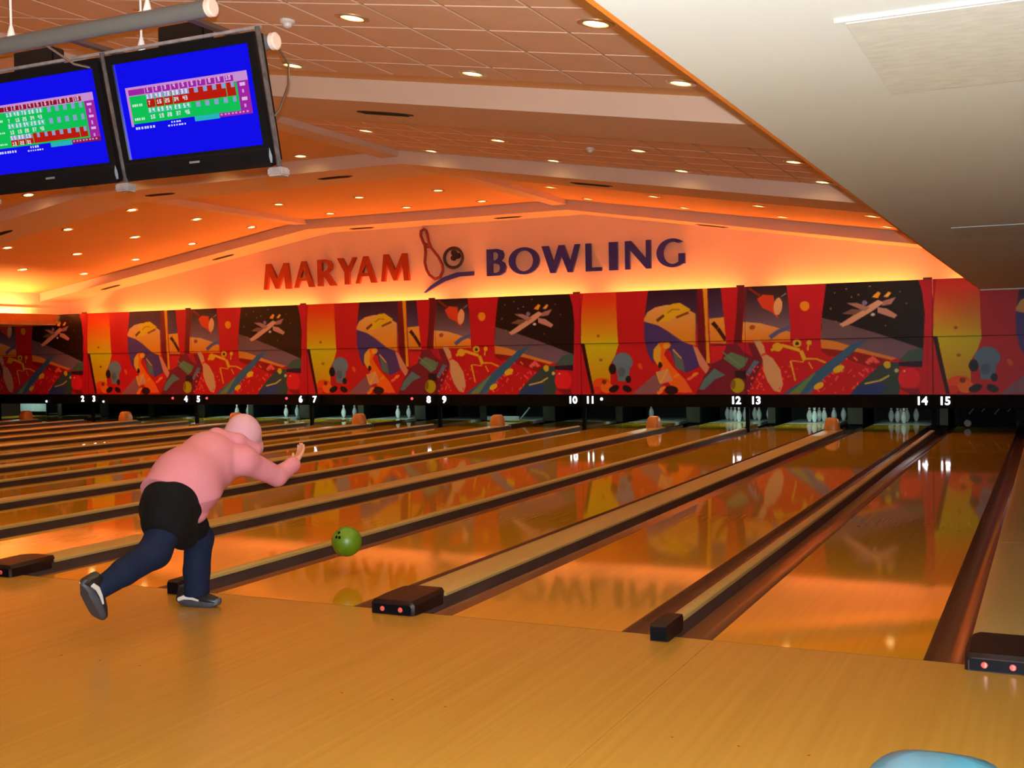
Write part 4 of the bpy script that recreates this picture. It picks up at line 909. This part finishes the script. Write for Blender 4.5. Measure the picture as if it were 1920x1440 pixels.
def monitor(x, kind, lab):
    t = thing('score_monitor', lab, 'monitor', (x, -1.635, 2.735)); t.rotation_euler = (TILT, 0, 0)
    W, H = 0.895, 0.585
    sx0, sx1, sz0, sz1 = -W / 2 + 0.038, W / 2 - 0.042, -H / 2 + 0.085, H / 2 - 0.045
    c = MB()
    c.box(-W / 2, W / 2, 0.012, 0.075, -H / 2, H / 2)
    cs = ob('casing', c, M_BEZEL, t, bev=0.008)
    f = MB()
    f.box(-W / 2, W / 2, -0.006, 0.02, sz1, H / 2); f.box(-W / 2, W / 2, -0.006, 0.02, -H / 2, sz0); f.box(-W / 2, sx0, -0.006, 0.02, sz0, sz1); f.box(sx1, W / 2, -0.006, 0.02, sz0, sz1)
    ob('bezel', f, M_BEZEL, t)
    lipc = MB().loft([[(xx, -0.006, -H / 2 + 0.07), (xx, -0.018, -H / 2 + 0.03), (xx, -0.010, -H / 2 - 0.018), (xx, 0.03, -H / 2 - 0.012), (xx, 0.03, -H / 2 + 0.02)] for xx in (-W / 2 + 0.01, -W / 4, 0, W / 4, W / 2 - 0.01)])
    ob('chin', lipc, M_BEZEL, t, sm=True)
    img = screen(kind)
    me = print_mesh('screen', img, sx0, sx1, sz0, sz1, 0.004, 0.006)
    me.materials.append(M_SCREEN); me.materials.append(M_BEZEL)
    ob('screen', me, [M_SCREEN, M_BEZEL], t)
    ob('badge', MB().box(-0.03, 0.03, -0.018, -0.012, -H / 2 + 0.036, -H / 2 + 0.046), M_GRAYP, t)
    return t
MX = -1.803
monitor(MX, 'R', 'right black score monitor with blue screen under the grey tubes')
monitor(MX - 0.945, 'L', 'left black score monitor with blue screen cut by picture edge')
# hanging rack: two tubes, cross bars, rails, brackets
rk = thing('monitor_rack', 'grey double tube rack hanging from ceiling and carrying the monitors', 'rack', (-1.42, -1.68, 3.07))
def W2(p): return (p[0] + 1.42, p[1] + 1.68, p[2] - 3.07)
for y, z, r in ((-1.90, 3.085, 0.038), (-1.45, 3.045, 0.038)):
    tb = ob('tube', MB().tube([W2((-6.4, y, z)), W2((-1.43, y, z))], r, 18), M_GREY, rk, sm=True)
    ob('end_cap', MB().lathe([(r, -0.012), (r + 0.003, -0.010), (r + 0.003, 0.012), (r - 0.006, 0.017)], W2((-1.43, y, z)), 18, axis='x'), M_CAPEND, tb)
for x in (-1.56, -2.27, -3.2, -4.2):
    ob('cross_bar', MB().box(x + 1.42 - 0.02, x + 1.42 + 0.02, -0.22, 0.23, -0.02, 0.0), M_CABLE, rk)
for x in (-1.85, -2.82):
    b = MB().box(x + 1.42 - 0.14, x + 1.42 + 0.14, 0.06, 0.14, -0.045, 0.075)
    ob('bracket_box', b, M_BEZEL, rk, bev=0.006)
for x in (-2.27, -1.335, -3.22):
    rr = MB().tube([W2((x, -1.70, 3.04)), W2((x, -1.555, 2.42))], 0.012, 8)
    q = ob('side_rail', rr, M_RAIL, rk, sm=True)
    ob('rail_foot', MB().box(x + 1.42 - 0.05, x + 1.42 + 0.035, 0.09, 0.16, -0.685, -0.645), M_WRAP, q, bev=0.008)
ob('top_rail', MB().tube([W2((-3.25, -1.675, 3.045)), W2((-1.335, -1.675, 3.045))], 0.009, 8), M_WRAP, rk, sm=True)
for x, y, n in ((-2.65, -1.9, 0), (-1.79, -1.9, 1), (-2.25, -1.45, 2), (-4.3, -1.9, 3)):
    ob('hanging_rod', MB().tube([W2((x, y, 3.12)), W2((x, y, zc(x) - 0.012))], 0.006, 6), M_WHITE, rk)
    ob('clamp', MB().lathe([(0.016, 0), (0.022, 0.02), (0.014, 0.05), (0.007, 0.075)], W2((x, y, 3.10)), 10), M_WHITE, rk, sm=True)
cb = [(-1.40, -1.45, 3.0), (-1.335, -1.47, 2.92), (-1.315, -1.5, 2.82), (-1.33, -1.55, 2.70), (-1.40, -1.56, 2.62)]
ob('cable', MB().tube([W2(p) for p in cb], 0.006, 6), M_CABLE, rk, sm=True)
cb = [(-2.45, -1.88, 3.06), (-2.40, -1.75, 2.99), (-2.30, -1.62, 2.97), (-2.2, -1.52, 2.99), (-2.12, -1.47, 3.03)]
ob('cable', MB().tube([W2(p) for p in cb], 0.006, 6), M_CABLE, rk, sm=True)

# ================================================================== BALL RETURN (teal hood by the camera)
br = thing('ball_return', 'teal rounded ball return hood cut off at the bottom right', 'ball return', (1.68, -3.575, 0))
rings = []
for z, a, b in ((0.30, 0.20, 0.42), (0.42, 0.205, 0.43), (0.52, 0.20, 0.42), (0.60, 0.18, 0.38), (0.655, 0.14, 0.32), (0.685, 0.08, 0.22), (0.692, 0.02, 0.08)):
    rings.append([(a * math.copysign(abs(math.cos(q)) ** 0.6, math.cos(q)), b * math.copysign(abs(math.sin(q)) ** 0.6, math.sin(q)), z) for q in [2 * PI * i / 28 for i in range(28)]])
ob('hood', MB().loft(rings), M_TEAL, br, sm=True)
ob('pedestal', MB().loft([[(a * math.cos(q), b * math.sin(q), z) for q in [2 * PI * i / 24 for i in range(24)]] for z, a, b in ((0.0, 0.17, 0.36), (0.04, 0.16, 0.35), (0.20, 0.12, 0.28), (0.31, 0.15, 0.33))]), M_GRAYP, br, sm=True)
ob('ball_tray', MB().loft([[(a, b, z) for a, b in ((-0.22, -0.4), (0.22, -0.4), (0.22, -1.1), (-0.22, -1.1))] for z in (0.40, 0.46)]), M_GRAYP, br, bev=0.02)
ob('tray_leg', MB().tube([(0, -0.95, 0.0), (0, -0.95, 0.41)], 0.05, 12), M_GRAYP, br)

# ================================================================== BALL IN THE AIR
bl = thing('bowling_ball', 'green bowling ball just released above the lane', 'bowling ball', (-2.66, 0.91, 0.222))
sp = []
for i in range(17):
    a = PI * i / 16; sp.append((max(0.0008, 0.108 * math.sin(a)), -0.108 * math.cos(a)))
ob('ball_body', MB().lathe(sp, n=32), M_GREEN, bl, sm=True)
for v in ((0.05, -0.89, 0.39), (-0.20, -0.86, 0.40), (-0.10, -0.70, 0.66)):
    d = Vector(v).normalized(); e = d * 0.108
    ob('finger_hole', MB().tube([e - d * 0.01, e + d * 0.0006], 0.011, 10), M_BLACK, bl)

# ================================================================== PERSON (distance fields meshed with surface nets)
def sdf_mesh(name, prims, vox, cuts=(), subs=()):
    lo = np.array([1e9] * 3); hi = -lo
    bbs = []
    for p in prims:
        if p[0] == 'c':
            r = max(p[2], p[4]); a = np.minimum(p[1], p[3]) - r; b = np.maximum(p[1], p[3]) + r
        else:
            r = max(p[2]); a = np.array(p[1]) - r; b = np.array(p[1]) + r
        bbs.append((a, b)); lo = np.minimum(lo, a); hi = np.maximum(hi, b)
    lo -= 3 * vox; hi += 3 * vox
    n = np.ceil((hi - lo) / vox).astype(int) + 1
    D = np.full(n, 0.12, np.float32)
    ax = [lo[i] + np.arange(n[i]) * vox for i in range(3)]
    for p, (a, b) in zip(prims, bbs):
        i0 = np.maximum(((a - 0.08 - lo) / vox).astype(int), 0); i1 = np.minimum(((b + 0.08 - lo) / vox).astype(int) + 2, n)
        sl = tuple(slice(i0[k], i1[k]) for k in range(3))
        G = np.stack(np.meshgrid(*[ax[k][sl[k]] for k in range(3)], indexing='ij'), -1)
        if p[0] == 'c':
            A, B = np.array(p[1]), np.array(p[3]); ba = B - A; pa = G - A
            sc = np.array(p[6]) if len(p) > 6 else None
            h = np.clip((pa @ ba) / max(1e-9, ba @ ba), 0, 1)
            v = pa - h[..., None] * ba
            d = np.sqrt((v ** 2).sum(-1)) - (p[2] + (p[4] - p[2]) * h); k = p[5]
        else:
            v = G - np.array(p[1])
            if len(p) > 4: v = v @ np.array(p[4])      # columns = local axes
            rr = np.array(p[2]); k0 = np.sqrt(((v / rr) ** 2).sum(-1)); k1 = np.sqrt(((v / rr ** 2) ** 2).sum(-1)) + 1e-9
            d = k0 * (k0 - 1) / k1; k = p[3]
        c = D[sl]
        h = np.clip(0.5 + 0.5 * (c - d) / k, 0, 1)
        D[sl] = c * (1 - h) + d * h - k * h * (1 - h)
    G = None
    def grid(): return np.stack(np.meshgrid(*ax, indexing='ij'), -1)
    if cuts or subs:
        G = grid()
        for q, nr in cuts:
            nr = np.array(nr, float); nr /= np.linalg.norm(nr)
            D = np.maximum(D, (G - np.array(q)) @ nr)
        for c, r in subs:
            v = G - np.array(c); rr = np.array(r) if hasattr(r, '__len__') else np.array([r] * 3)
            k0 = np.sqrt(((v / rr) ** 2).sum(-1)); D = np.maximum(D, -(k0 - 1) * rr.min())
    # surface nets
    S = D < 0
    cs = np.zeros(np.array(D.shape) - 1, np.int8)
    off = [(i, j, k) for i in (0, 1) for j in (0, 1) for k in (0, 1)]
    sh = D.shape
    def sub(A, o): return A[o[0]:sh[0] - 1 + o[0], o[1]:sh[1] - 1 + o[1], o[2]:sh[2] - 1 + o[2]]
    for o in off: cs += sub(S, o)
    act = (cs > 0) & (cs < 8)
    I = np.argwhere(act)
    vid = np.full(act.shape, -1, int); vid[act] = np.arange(len(I))
    acc = np.zeros((len(I), 3)); cnt = np.zeros(len(I))
    for a in off:
        for e in range(3):
            if a[e]: continue
            b = list(a); b[e] = 1
            da = D[I[:, 0] + a[0], I[:, 1] + a[1], I[:, 2] + a[2]]; db = D[I[:, 0] + b[0], I[:, 1] + b[1], I[:, 2] + b[2]]
            m = (da < 0) != (db < 0)
            t = np.where(m, da / np.where(m, da - db, 1), 0)
            pnt = np.array(a, float)[None] + t[:, None] * np.eye(3)[e][None]
            acc[m] += pnt[m]; cnt[m] += 1
    V = lo + (I + acc / cnt[:, None]) * vox
    F = []
    for e in range(3):
        o1, o2 = (e + 1) % 3, (e + 2) % 3
        A = S.take(range(0, sh[e] - 1), e); B = S.take(range(1, sh[e]), e)
        idx = np.argwhere(A != B); idx = idx[(idx[:, o1] > 0) & (idx[:, o2] > 0) & (idx[:, o1] < sh[o1] - 1) & (idx[:, o2] < sh[o2] - 1)]
        ins = A[idx[:, 0], idx[:, 1], idx[:, 2]]
        def g(d1, d2):
            q = idx.copy(); q[:, o1] -= d1; q[:, o2] -= d2; return vid[q[:, 0], q[:, 1], q[:, 2]]
        qd = np.stack([g(1, 1), g(0, 1), g(0, 0), g(1, 0)], 1)
        qd[~ins] = qd[~ins][:, ::-1]; F.append(qd)
    F = np.vstack(F); F = F[(F >= 0).all(1)]
    me = bpy.data.meshes.new(name); me.from_pydata((V - PO).tolist(), [], F.tolist()); me.update()
    me.polygons.foreach_set('use_smooth', [True] * len(me.polygons))
    return me
PO = np.array([-2.90, -0.33, 0.0])
def C(a, ra, b, rb, k=0.03): return ('c', np.array(a, float), ra, np.array(b, float), rb, k)
def EL(c, r, k=0.03, ax=None):
    return ('e', np.array(c, float), np.array(r, float), k) + ((np.array(ax),) if ax is not None else ())
person = thing('person', 'bowler bent forward in pink jacket, pale pink headscarf, black tunic and jeans', 'person', tuple(PO))

# joints (world metres, read off the pose)
PEL = (-2.88, -0.60, 0.70); CH = (-2.88, -0.30, 0.87); NK = (-2.87, -0.05, 0.985); HD = (-2.86, 0.06, 1.05)
RSH = (-2.71, -0.16, 0.90); REL = (-2.64, 0.095, 0.775); RWR = (-2.62, 0.255, 0.842)
LSH = (-3.04, -0.12, 0.91); LEL = (-3.13, -0.32, 0.74); LWR = (-3.07, -0.46, 0.64)
RHP = (-2.80, -0.70, 0.66); RKN = (-2.80, -0.86, 0.43); RSN = (-2.83, -1.07, 0.352); RAN = (-2.86, -1.225, 0.285)
LHP = (-2.96, -0.52, 0.66); LKN = (-2.945, -0.315, 0.42); LAN = (-2.945, -0.35, 0.085)
# ---- body: one continuous skin from head to toes, hands with five fingers
body = [EL(PEL, (0.135, 0.12, 0.12)), C(PEL, 0.11, CH, 0.12), C(CH, 0.12, (-2.88, -0.12, 0.93), 0.10), C((-2.88, -0.12, 0.93), 0.07, HD, 0.05),
        EL(HD, (0.072, 0.085, 0.095), 0.02), EL((-2.86, 0.10, 1.015), (0.055, 0.06, 0.065), 0.03), C((-2.86, 0.135, 1.03), 0.010, (-2.86, 0.155, 1.005), 0.014, 0.012),
        EL((-2.935, 0.05, 1.04), (0.012, 0.02, 0.03), 0.01), EL((-2.785, 0.05, 1.04), (0.012, 0.02, 0.03), 0.01),
        C((-2.88, -0.14, 0.92), 0.07, RSH, 0.055), C((-2.88, -0.14, 0.92), 0.07, LSH, 0.055),
        C(RSH, 0.052, REL, 0.038), C(REL, 0.038, RWR, 0.026, 0.02), C(LSH, 0.052, LEL, 0.038), C(LEL, 0.038, LWR, 0.026, 0.02),
        C(RHP, 0.085, RKN, 0.058), C(RKN, 0.056, RAN, 0.038), C(LHP, 0.085, LKN, 0.058), C(LKN, 0.056, LAN, 0.038),
        C(LAN, 0.032, (-2.90, -0.335, 0.05), 0.022), C((-2.90, -0.335, 0.05), 0.022, (-2.86, -0.33, 0.042), 0.015), C(RAN, 0.032, (-2.88, -1.245, 0.22), 0.022), C((-2.88, -1.245, 0.22), 0.022, (-2.895, -1.225, 0.17), 0.015)]
def hand(w, d, n, s, thumb):
    """w wrist, d pointing direction, n palm normal, s towards the thumb"""
    w, d, n, s = [np.array(q, float) for q in (w, d, n, s)]; d /= np.linalg.norm(d); n /= np.linalg.norm(n); s = s - d * (s @ d); s /= np.linalg.norm(s)
    out = [C(w, 0.024, w + d * 0.03, 0.021, 0.012)]
    for i in range(4):
        o = (1.5 - i) * 0.0175
        out.append(C(w + d * 0.02 + s * o * 0.8, 0.014, w + d * 0.078 + s * o, 0.0115, 0.008))
        L = (0.060, 0.068, 0.064, 0.050)[i]
        k = w + d * 0.078 + s * o; m = k + (d + n * 0.25) / 1.03 * L * 0.52 + s * o * 0.12; t = m + (d + n * 0.7) / 1.22 * L * 0.48
        out += [C(k, 0.0105, m, 0.0095, 0.003), C(m, 0.0095, t, 0.0080, 0.003)]
    b = w + d * 0.025 + s * 0.018; m = b + (s * 0.75 + d * 0.6 + n * 0.2) * 0.036; t = m + (d * 0.9 + s * 0.3 + n * 0.3) * 0.03
    out += [C(b, 0.014, m, 0.0115, 0.006), C(m, 0.0115, t, 0.009, 0.003)]
    return out
body += hand((-2.62, 0.265, 0.85), (0.0, 0.10, 0.10), (-0.3, -0.6, 0.75), (-0.9, 0.25, -0.2), 1)
body += hand((-3.065, -0.475, 0.63), (0.1, -0.10, -0.10), (0.9, 0.2, 0.2), (0.1, 0.6, -0.6), 1)
bo = ob('body', sdf_mesh('body', body, 0.0055), M_SKIN, person)
for sx in (-0.027, 0.027):
    ob('eye', MB().lathe([(0.0005, -0.011), (0.009, -0.006), (0.011, 0), (0.009, 0.006), (0.0005, 0.011)], (-2.86 + sx - PO[0], 0.131 - PO[1], 1.053 - PO[2]), 10, axis='y'), M_EYE, bo, sm=True)
ob('mouth', MB().loft([[(-2.86 - PO[0] + 0.020 * math.cos(a), 0.140 - PO[1] + dy, 0.978 - PO[2] + 0.006 * math.sin(a)) for a in [2 * PI * i / 12 for i in range(12)]] for dy in (0, 0.018)]), M_LIP, bo, sm=True)

# ---- jeans
jeans = [EL((-2.88, -0.62, 0.68), (0.155, 0.13, 0.11)), C(RHP, 0.105, RKN, 0.092), C(RKN, 0.092, RSN, 0.076), C(RSN, 0.076, (-2.858, -1.215, 0.29), 0.060, 0.02),
         C(LHP, 0.10, LKN, 0.090), C(LKN, 0.088, (-2.945, -0.34, 0.22), 0.082), C((-2.945, -0.34, 0.22), 0.080, (-2.945, -0.345, 0.085), 0.078, 0.02)]
ob('jeans', sdf_mesh('jeans', jeans, 0.008, cuts=[((0, 0, 0.066), (0, 0, -1))]), M_JEANS, person)

# ---- black tunic under the jacket
tun = [EL((-2.88, -0.60, 0.70), (0.185, 0.185, 0.175)), EL((-2.88, -0.645, 0.645), (0.18, 0.165, 0.15)), C((-2.90, -0.60, 0.64), 0.15, (-2.88, -0.55, 0.52), 0.115), C((-2.83, -0.69, 0.68), 0.165, (-2.815, -0.735, 0.60), 0.150), C((-2.82, -0.70, 0.60), 0.145, (-2.815, -0.60, 0.49), 0.09), C((-2.93, -0.45, 0.60), 0.12, (-2.92, -0.38, 0.50), 0.09), C((-2.88, -0.50, 0.76), 0.16, (-2.88, -0.35, 0.85), 0.13)]
ob('tunic', sdf_mesh('tunic', tun, 0.008), M_TUNIC, person)

# ---- pink jacket: torso, sleeves, folded hood
jack = [C((-2.88, -0.70, 0.69), 0.170, (-2.88, -0.50, 0.795), 0.205, 0.05), C((-2.88, -0.50, 0.795), 0.20, (-2.88, -0.27, 0.90), 0.185, 0.05), C((-2.88, -0.27, 0.90), 0.175, (-2.875, -0.12, 0.935), 0.13, 0.05),
        C((-2.80, -0.50, 0.70), 0.15, (-2.80, -0.49, 0.61), 0.06, 0.05), C((-2.80, -0.50, 0.61), 0.055, (-2.82, -0.535, 0.525), 0.014, 0.03), C((-2.83, -0.42, 0.74), 0.12, (-2.81, -0.48, 0.63), 0.05, 0.04), C((-2.92, -0.48, 0.67), 0.14, (-2.92, -0.45, 0.61), 0.07, 0.04),
        C((-2.88, -0.15, 0.925), 0.11, RSH, 0.095, 0.04), C((-2.88, -0.15, 0.925), 0.11, LSH, 0.09, 0.04),
        C(RSH, 0.085, REL, 0.064, 0.035), C(REL, 0.064, (-2.623, 0.235, 0.833), 0.050, 0.02), C((-2.623, 0.228, 0.830), 0.052, (-2.622, 0.245, 0.838), 0.050, 0.01),
        C(LSH, 0.082, LEL, 0.062, 0.035), C(LEL, 0.062, (-3.075, -0.45, 0.648), 0.046, 0.02)]
hb, ht, hn = np.array((-2.95, -0.775, 0.845)), np.array((-2.85, -0.505, 0.512)), np.array((-2.69, -0.745, 0.815))
pn = np.cross(ht - hb, hn - hb); pn /= np.linalg.norm(pn)
if pn @ (np.array((-2.88, -0.2, 0.93)) - hb) > 0: pn = -pn
ob('jacket', sdf_mesh('jacket', jack, 0.008, cuts=[(hb, pn)]), M_JACK, person)

# ---- hood of the jacket lying round the neck
hood = [C((-2.99, -0.02, 0.965), 0.034, (-2.985, -0.13, 1.025), 0.044, 0.02), C((-2.985, -0.13, 1.025), 0.044, (-2.87, -0.215, 1.055), 0.050, 0.02), C((-2.87, -0.215, 1.055), 0.050, (-2.755, -0.14, 1.020), 0.046, 0.02), C((-2.755, -0.14, 1.020), 0.046, (-2.715, -0.03, 0.955), 0.040, 0.02), C((-2.715, -0.03, 0.955), 0.038, (-2.76, 0.05, 0.90), 0.028, 0.02), EL((-2.87, -0.225, 1.02), (0.12, 0.075, 0.06), 0.03), C((-2.79, -0.20, 1.02), 0.035, (-2.90, -0.28, 1.035), 0.03, 0.02)]
ob('hood', sdf_mesh('hood', hood, 0.007), M_JACK, person)
# ---- headscarf
scarf = [EL((-2.86, 0.035, 1.065), (0.108, 0.118, 0.118), 0.03), C((-2.86, 0.05, 1.03), 0.105, (-2.86, 0.10, 0.965), 0.085, 0.04), C((-2.86, 0.0, 1.02), 0.10, (-2.87, -0.06, 0.97), 0.095, 0.04), C((-2.84, 0.11, 0.95), 0.055, (-2.83, 0.10, 0.90), 0.035, 0.04)]
ob('headscarf', sdf_mesh('headscarf', scarf, 0.008, subs=[((-2.86, 0.20, 1.015), (0.068, 0.088, 0.078))]), M_SCARF, person)

# ---- shoes: built toe along +X, then posed
def shoe(mw, nm):
    b = Matrix(mw)
    def tr(me): me.transform(b); me.transform(Matrix.Translation((-PO[0], -PO[1], -PO[2]))); return me
    K = 1.12
    b = b @ Matrix.Diagonal((K, K, K * 1.3, 1))
    secs = [(-0.075, 0.030, 0.052), (-0.06, 0.036, 0.088), (-0.02, 0.037, 0.095), (0.02, 0.038, 0.082), (0.07, 0.043, 0.062), (0.12, 0.044, 0.050), (0.16, 0.036, 0.040), (0.183, 0.018, 0.030)]
    rings = []
    for x, w, h in secs:
        rings.append([(x, w * math.copysign(abs(math.cos(a)) ** 0.7, math.cos(a)) * (1 if math.sin(a) < 0.3 else 0.9), 0.014 + (h - 0.014) * (0.5 + 0.5 * math.copysign(abs(math.sin(a)) ** 0.75, math.sin(a)))) for a in [2 * PI * i / 18 for i in range(18)]])
    up = ob('shoe', tr(MB().loft(rings).mesh('shoe')), M_SHOE, person, sm=True)
    so = []
    for z, e in ((0.0, -0.004), (0.006, 0.003), (0.022, 0.004), (0.028, 0.0)):
        ring = []
        for i in range(28):
            a = 2 * PI * i / 28; cx = math.cos(a); x = 0.055 + 0.132 * math.copysign(abs(cx) ** 0.8, cx); w = 0.040 + 0.006 * cx
            ring.append((x + e * cx, (w + e) * math.sin(a), z + (0.012 if x > 0.15 else 0) * (x - 0.15) / 0.04 + (0.006 if x < -0.03 else 0)))
        so.append(ring)
    ob('sole', tr(MB().loft(so).mesh('sole')), M_SOLE, up, sm=True)
    for sy in (-1, 1):
        st = MB().tube([(-0.055, sy * 0.0385, 0.030), (-0.02, sy * 0.0405, 0.040), (0.03, sy * 0.0425, 0.038), (0.075, sy * 0.045, 0.030)], [0.009, 0.010, 0.007, 0.004], 8)
        ob('stripe', tr(st.mesh('stripe')), M_STRIPE, up, sm=True)
        s2_ = MB().tube([(0.012, sy * 0.036, 0.060), (0.036, sy * 0.037, 0.064), (0.050, sy * 0.028, 0.076), (0.058, sy * 0.012, 0.078)], 0.006, 8)
        ob('stripe', tr(s2_.mesh('stripe')), M_STRIPE, up, sm=True)
    lc = MB()
    for x, z in ((0.035, 0.088), (0.052, 0.080), (0.069, 0.073), (0.086, 0.066)):
        lc.tube([(x, -0.022, z - 0.010), (x + 0.004, 0, z), (x, 0.022, z - 0.010)], 0.003, 6)
    ob('laces', tr(lc.mesh('laces')), M_STRIPE, up)
a = math.atan2(0.28, 0.9)
shoe(Matrix.Translation((-2.985, -0.355, 0.001)) @ Matrix.Rotation(0.16, 4, 'Z'), 'L')
# trailing foot: heel up, toe nearly on the floor
hx = Vector((-0.03, 0.14, -0.20)).normalized()        # heel -> toe
up = Vector((0.10, 0.82, 0.55)); yy = up.cross(hx).normalized(); up = hx.cross(yy).normalized()
m = Matrix(((hx.x, yy.x, up.x, -2.872), (hx.y, yy.y, up.y, -1.318), (hx.z, yy.z, up.z, 0.258), (0, 0, 0, 1)))
shoe(m, 'R')
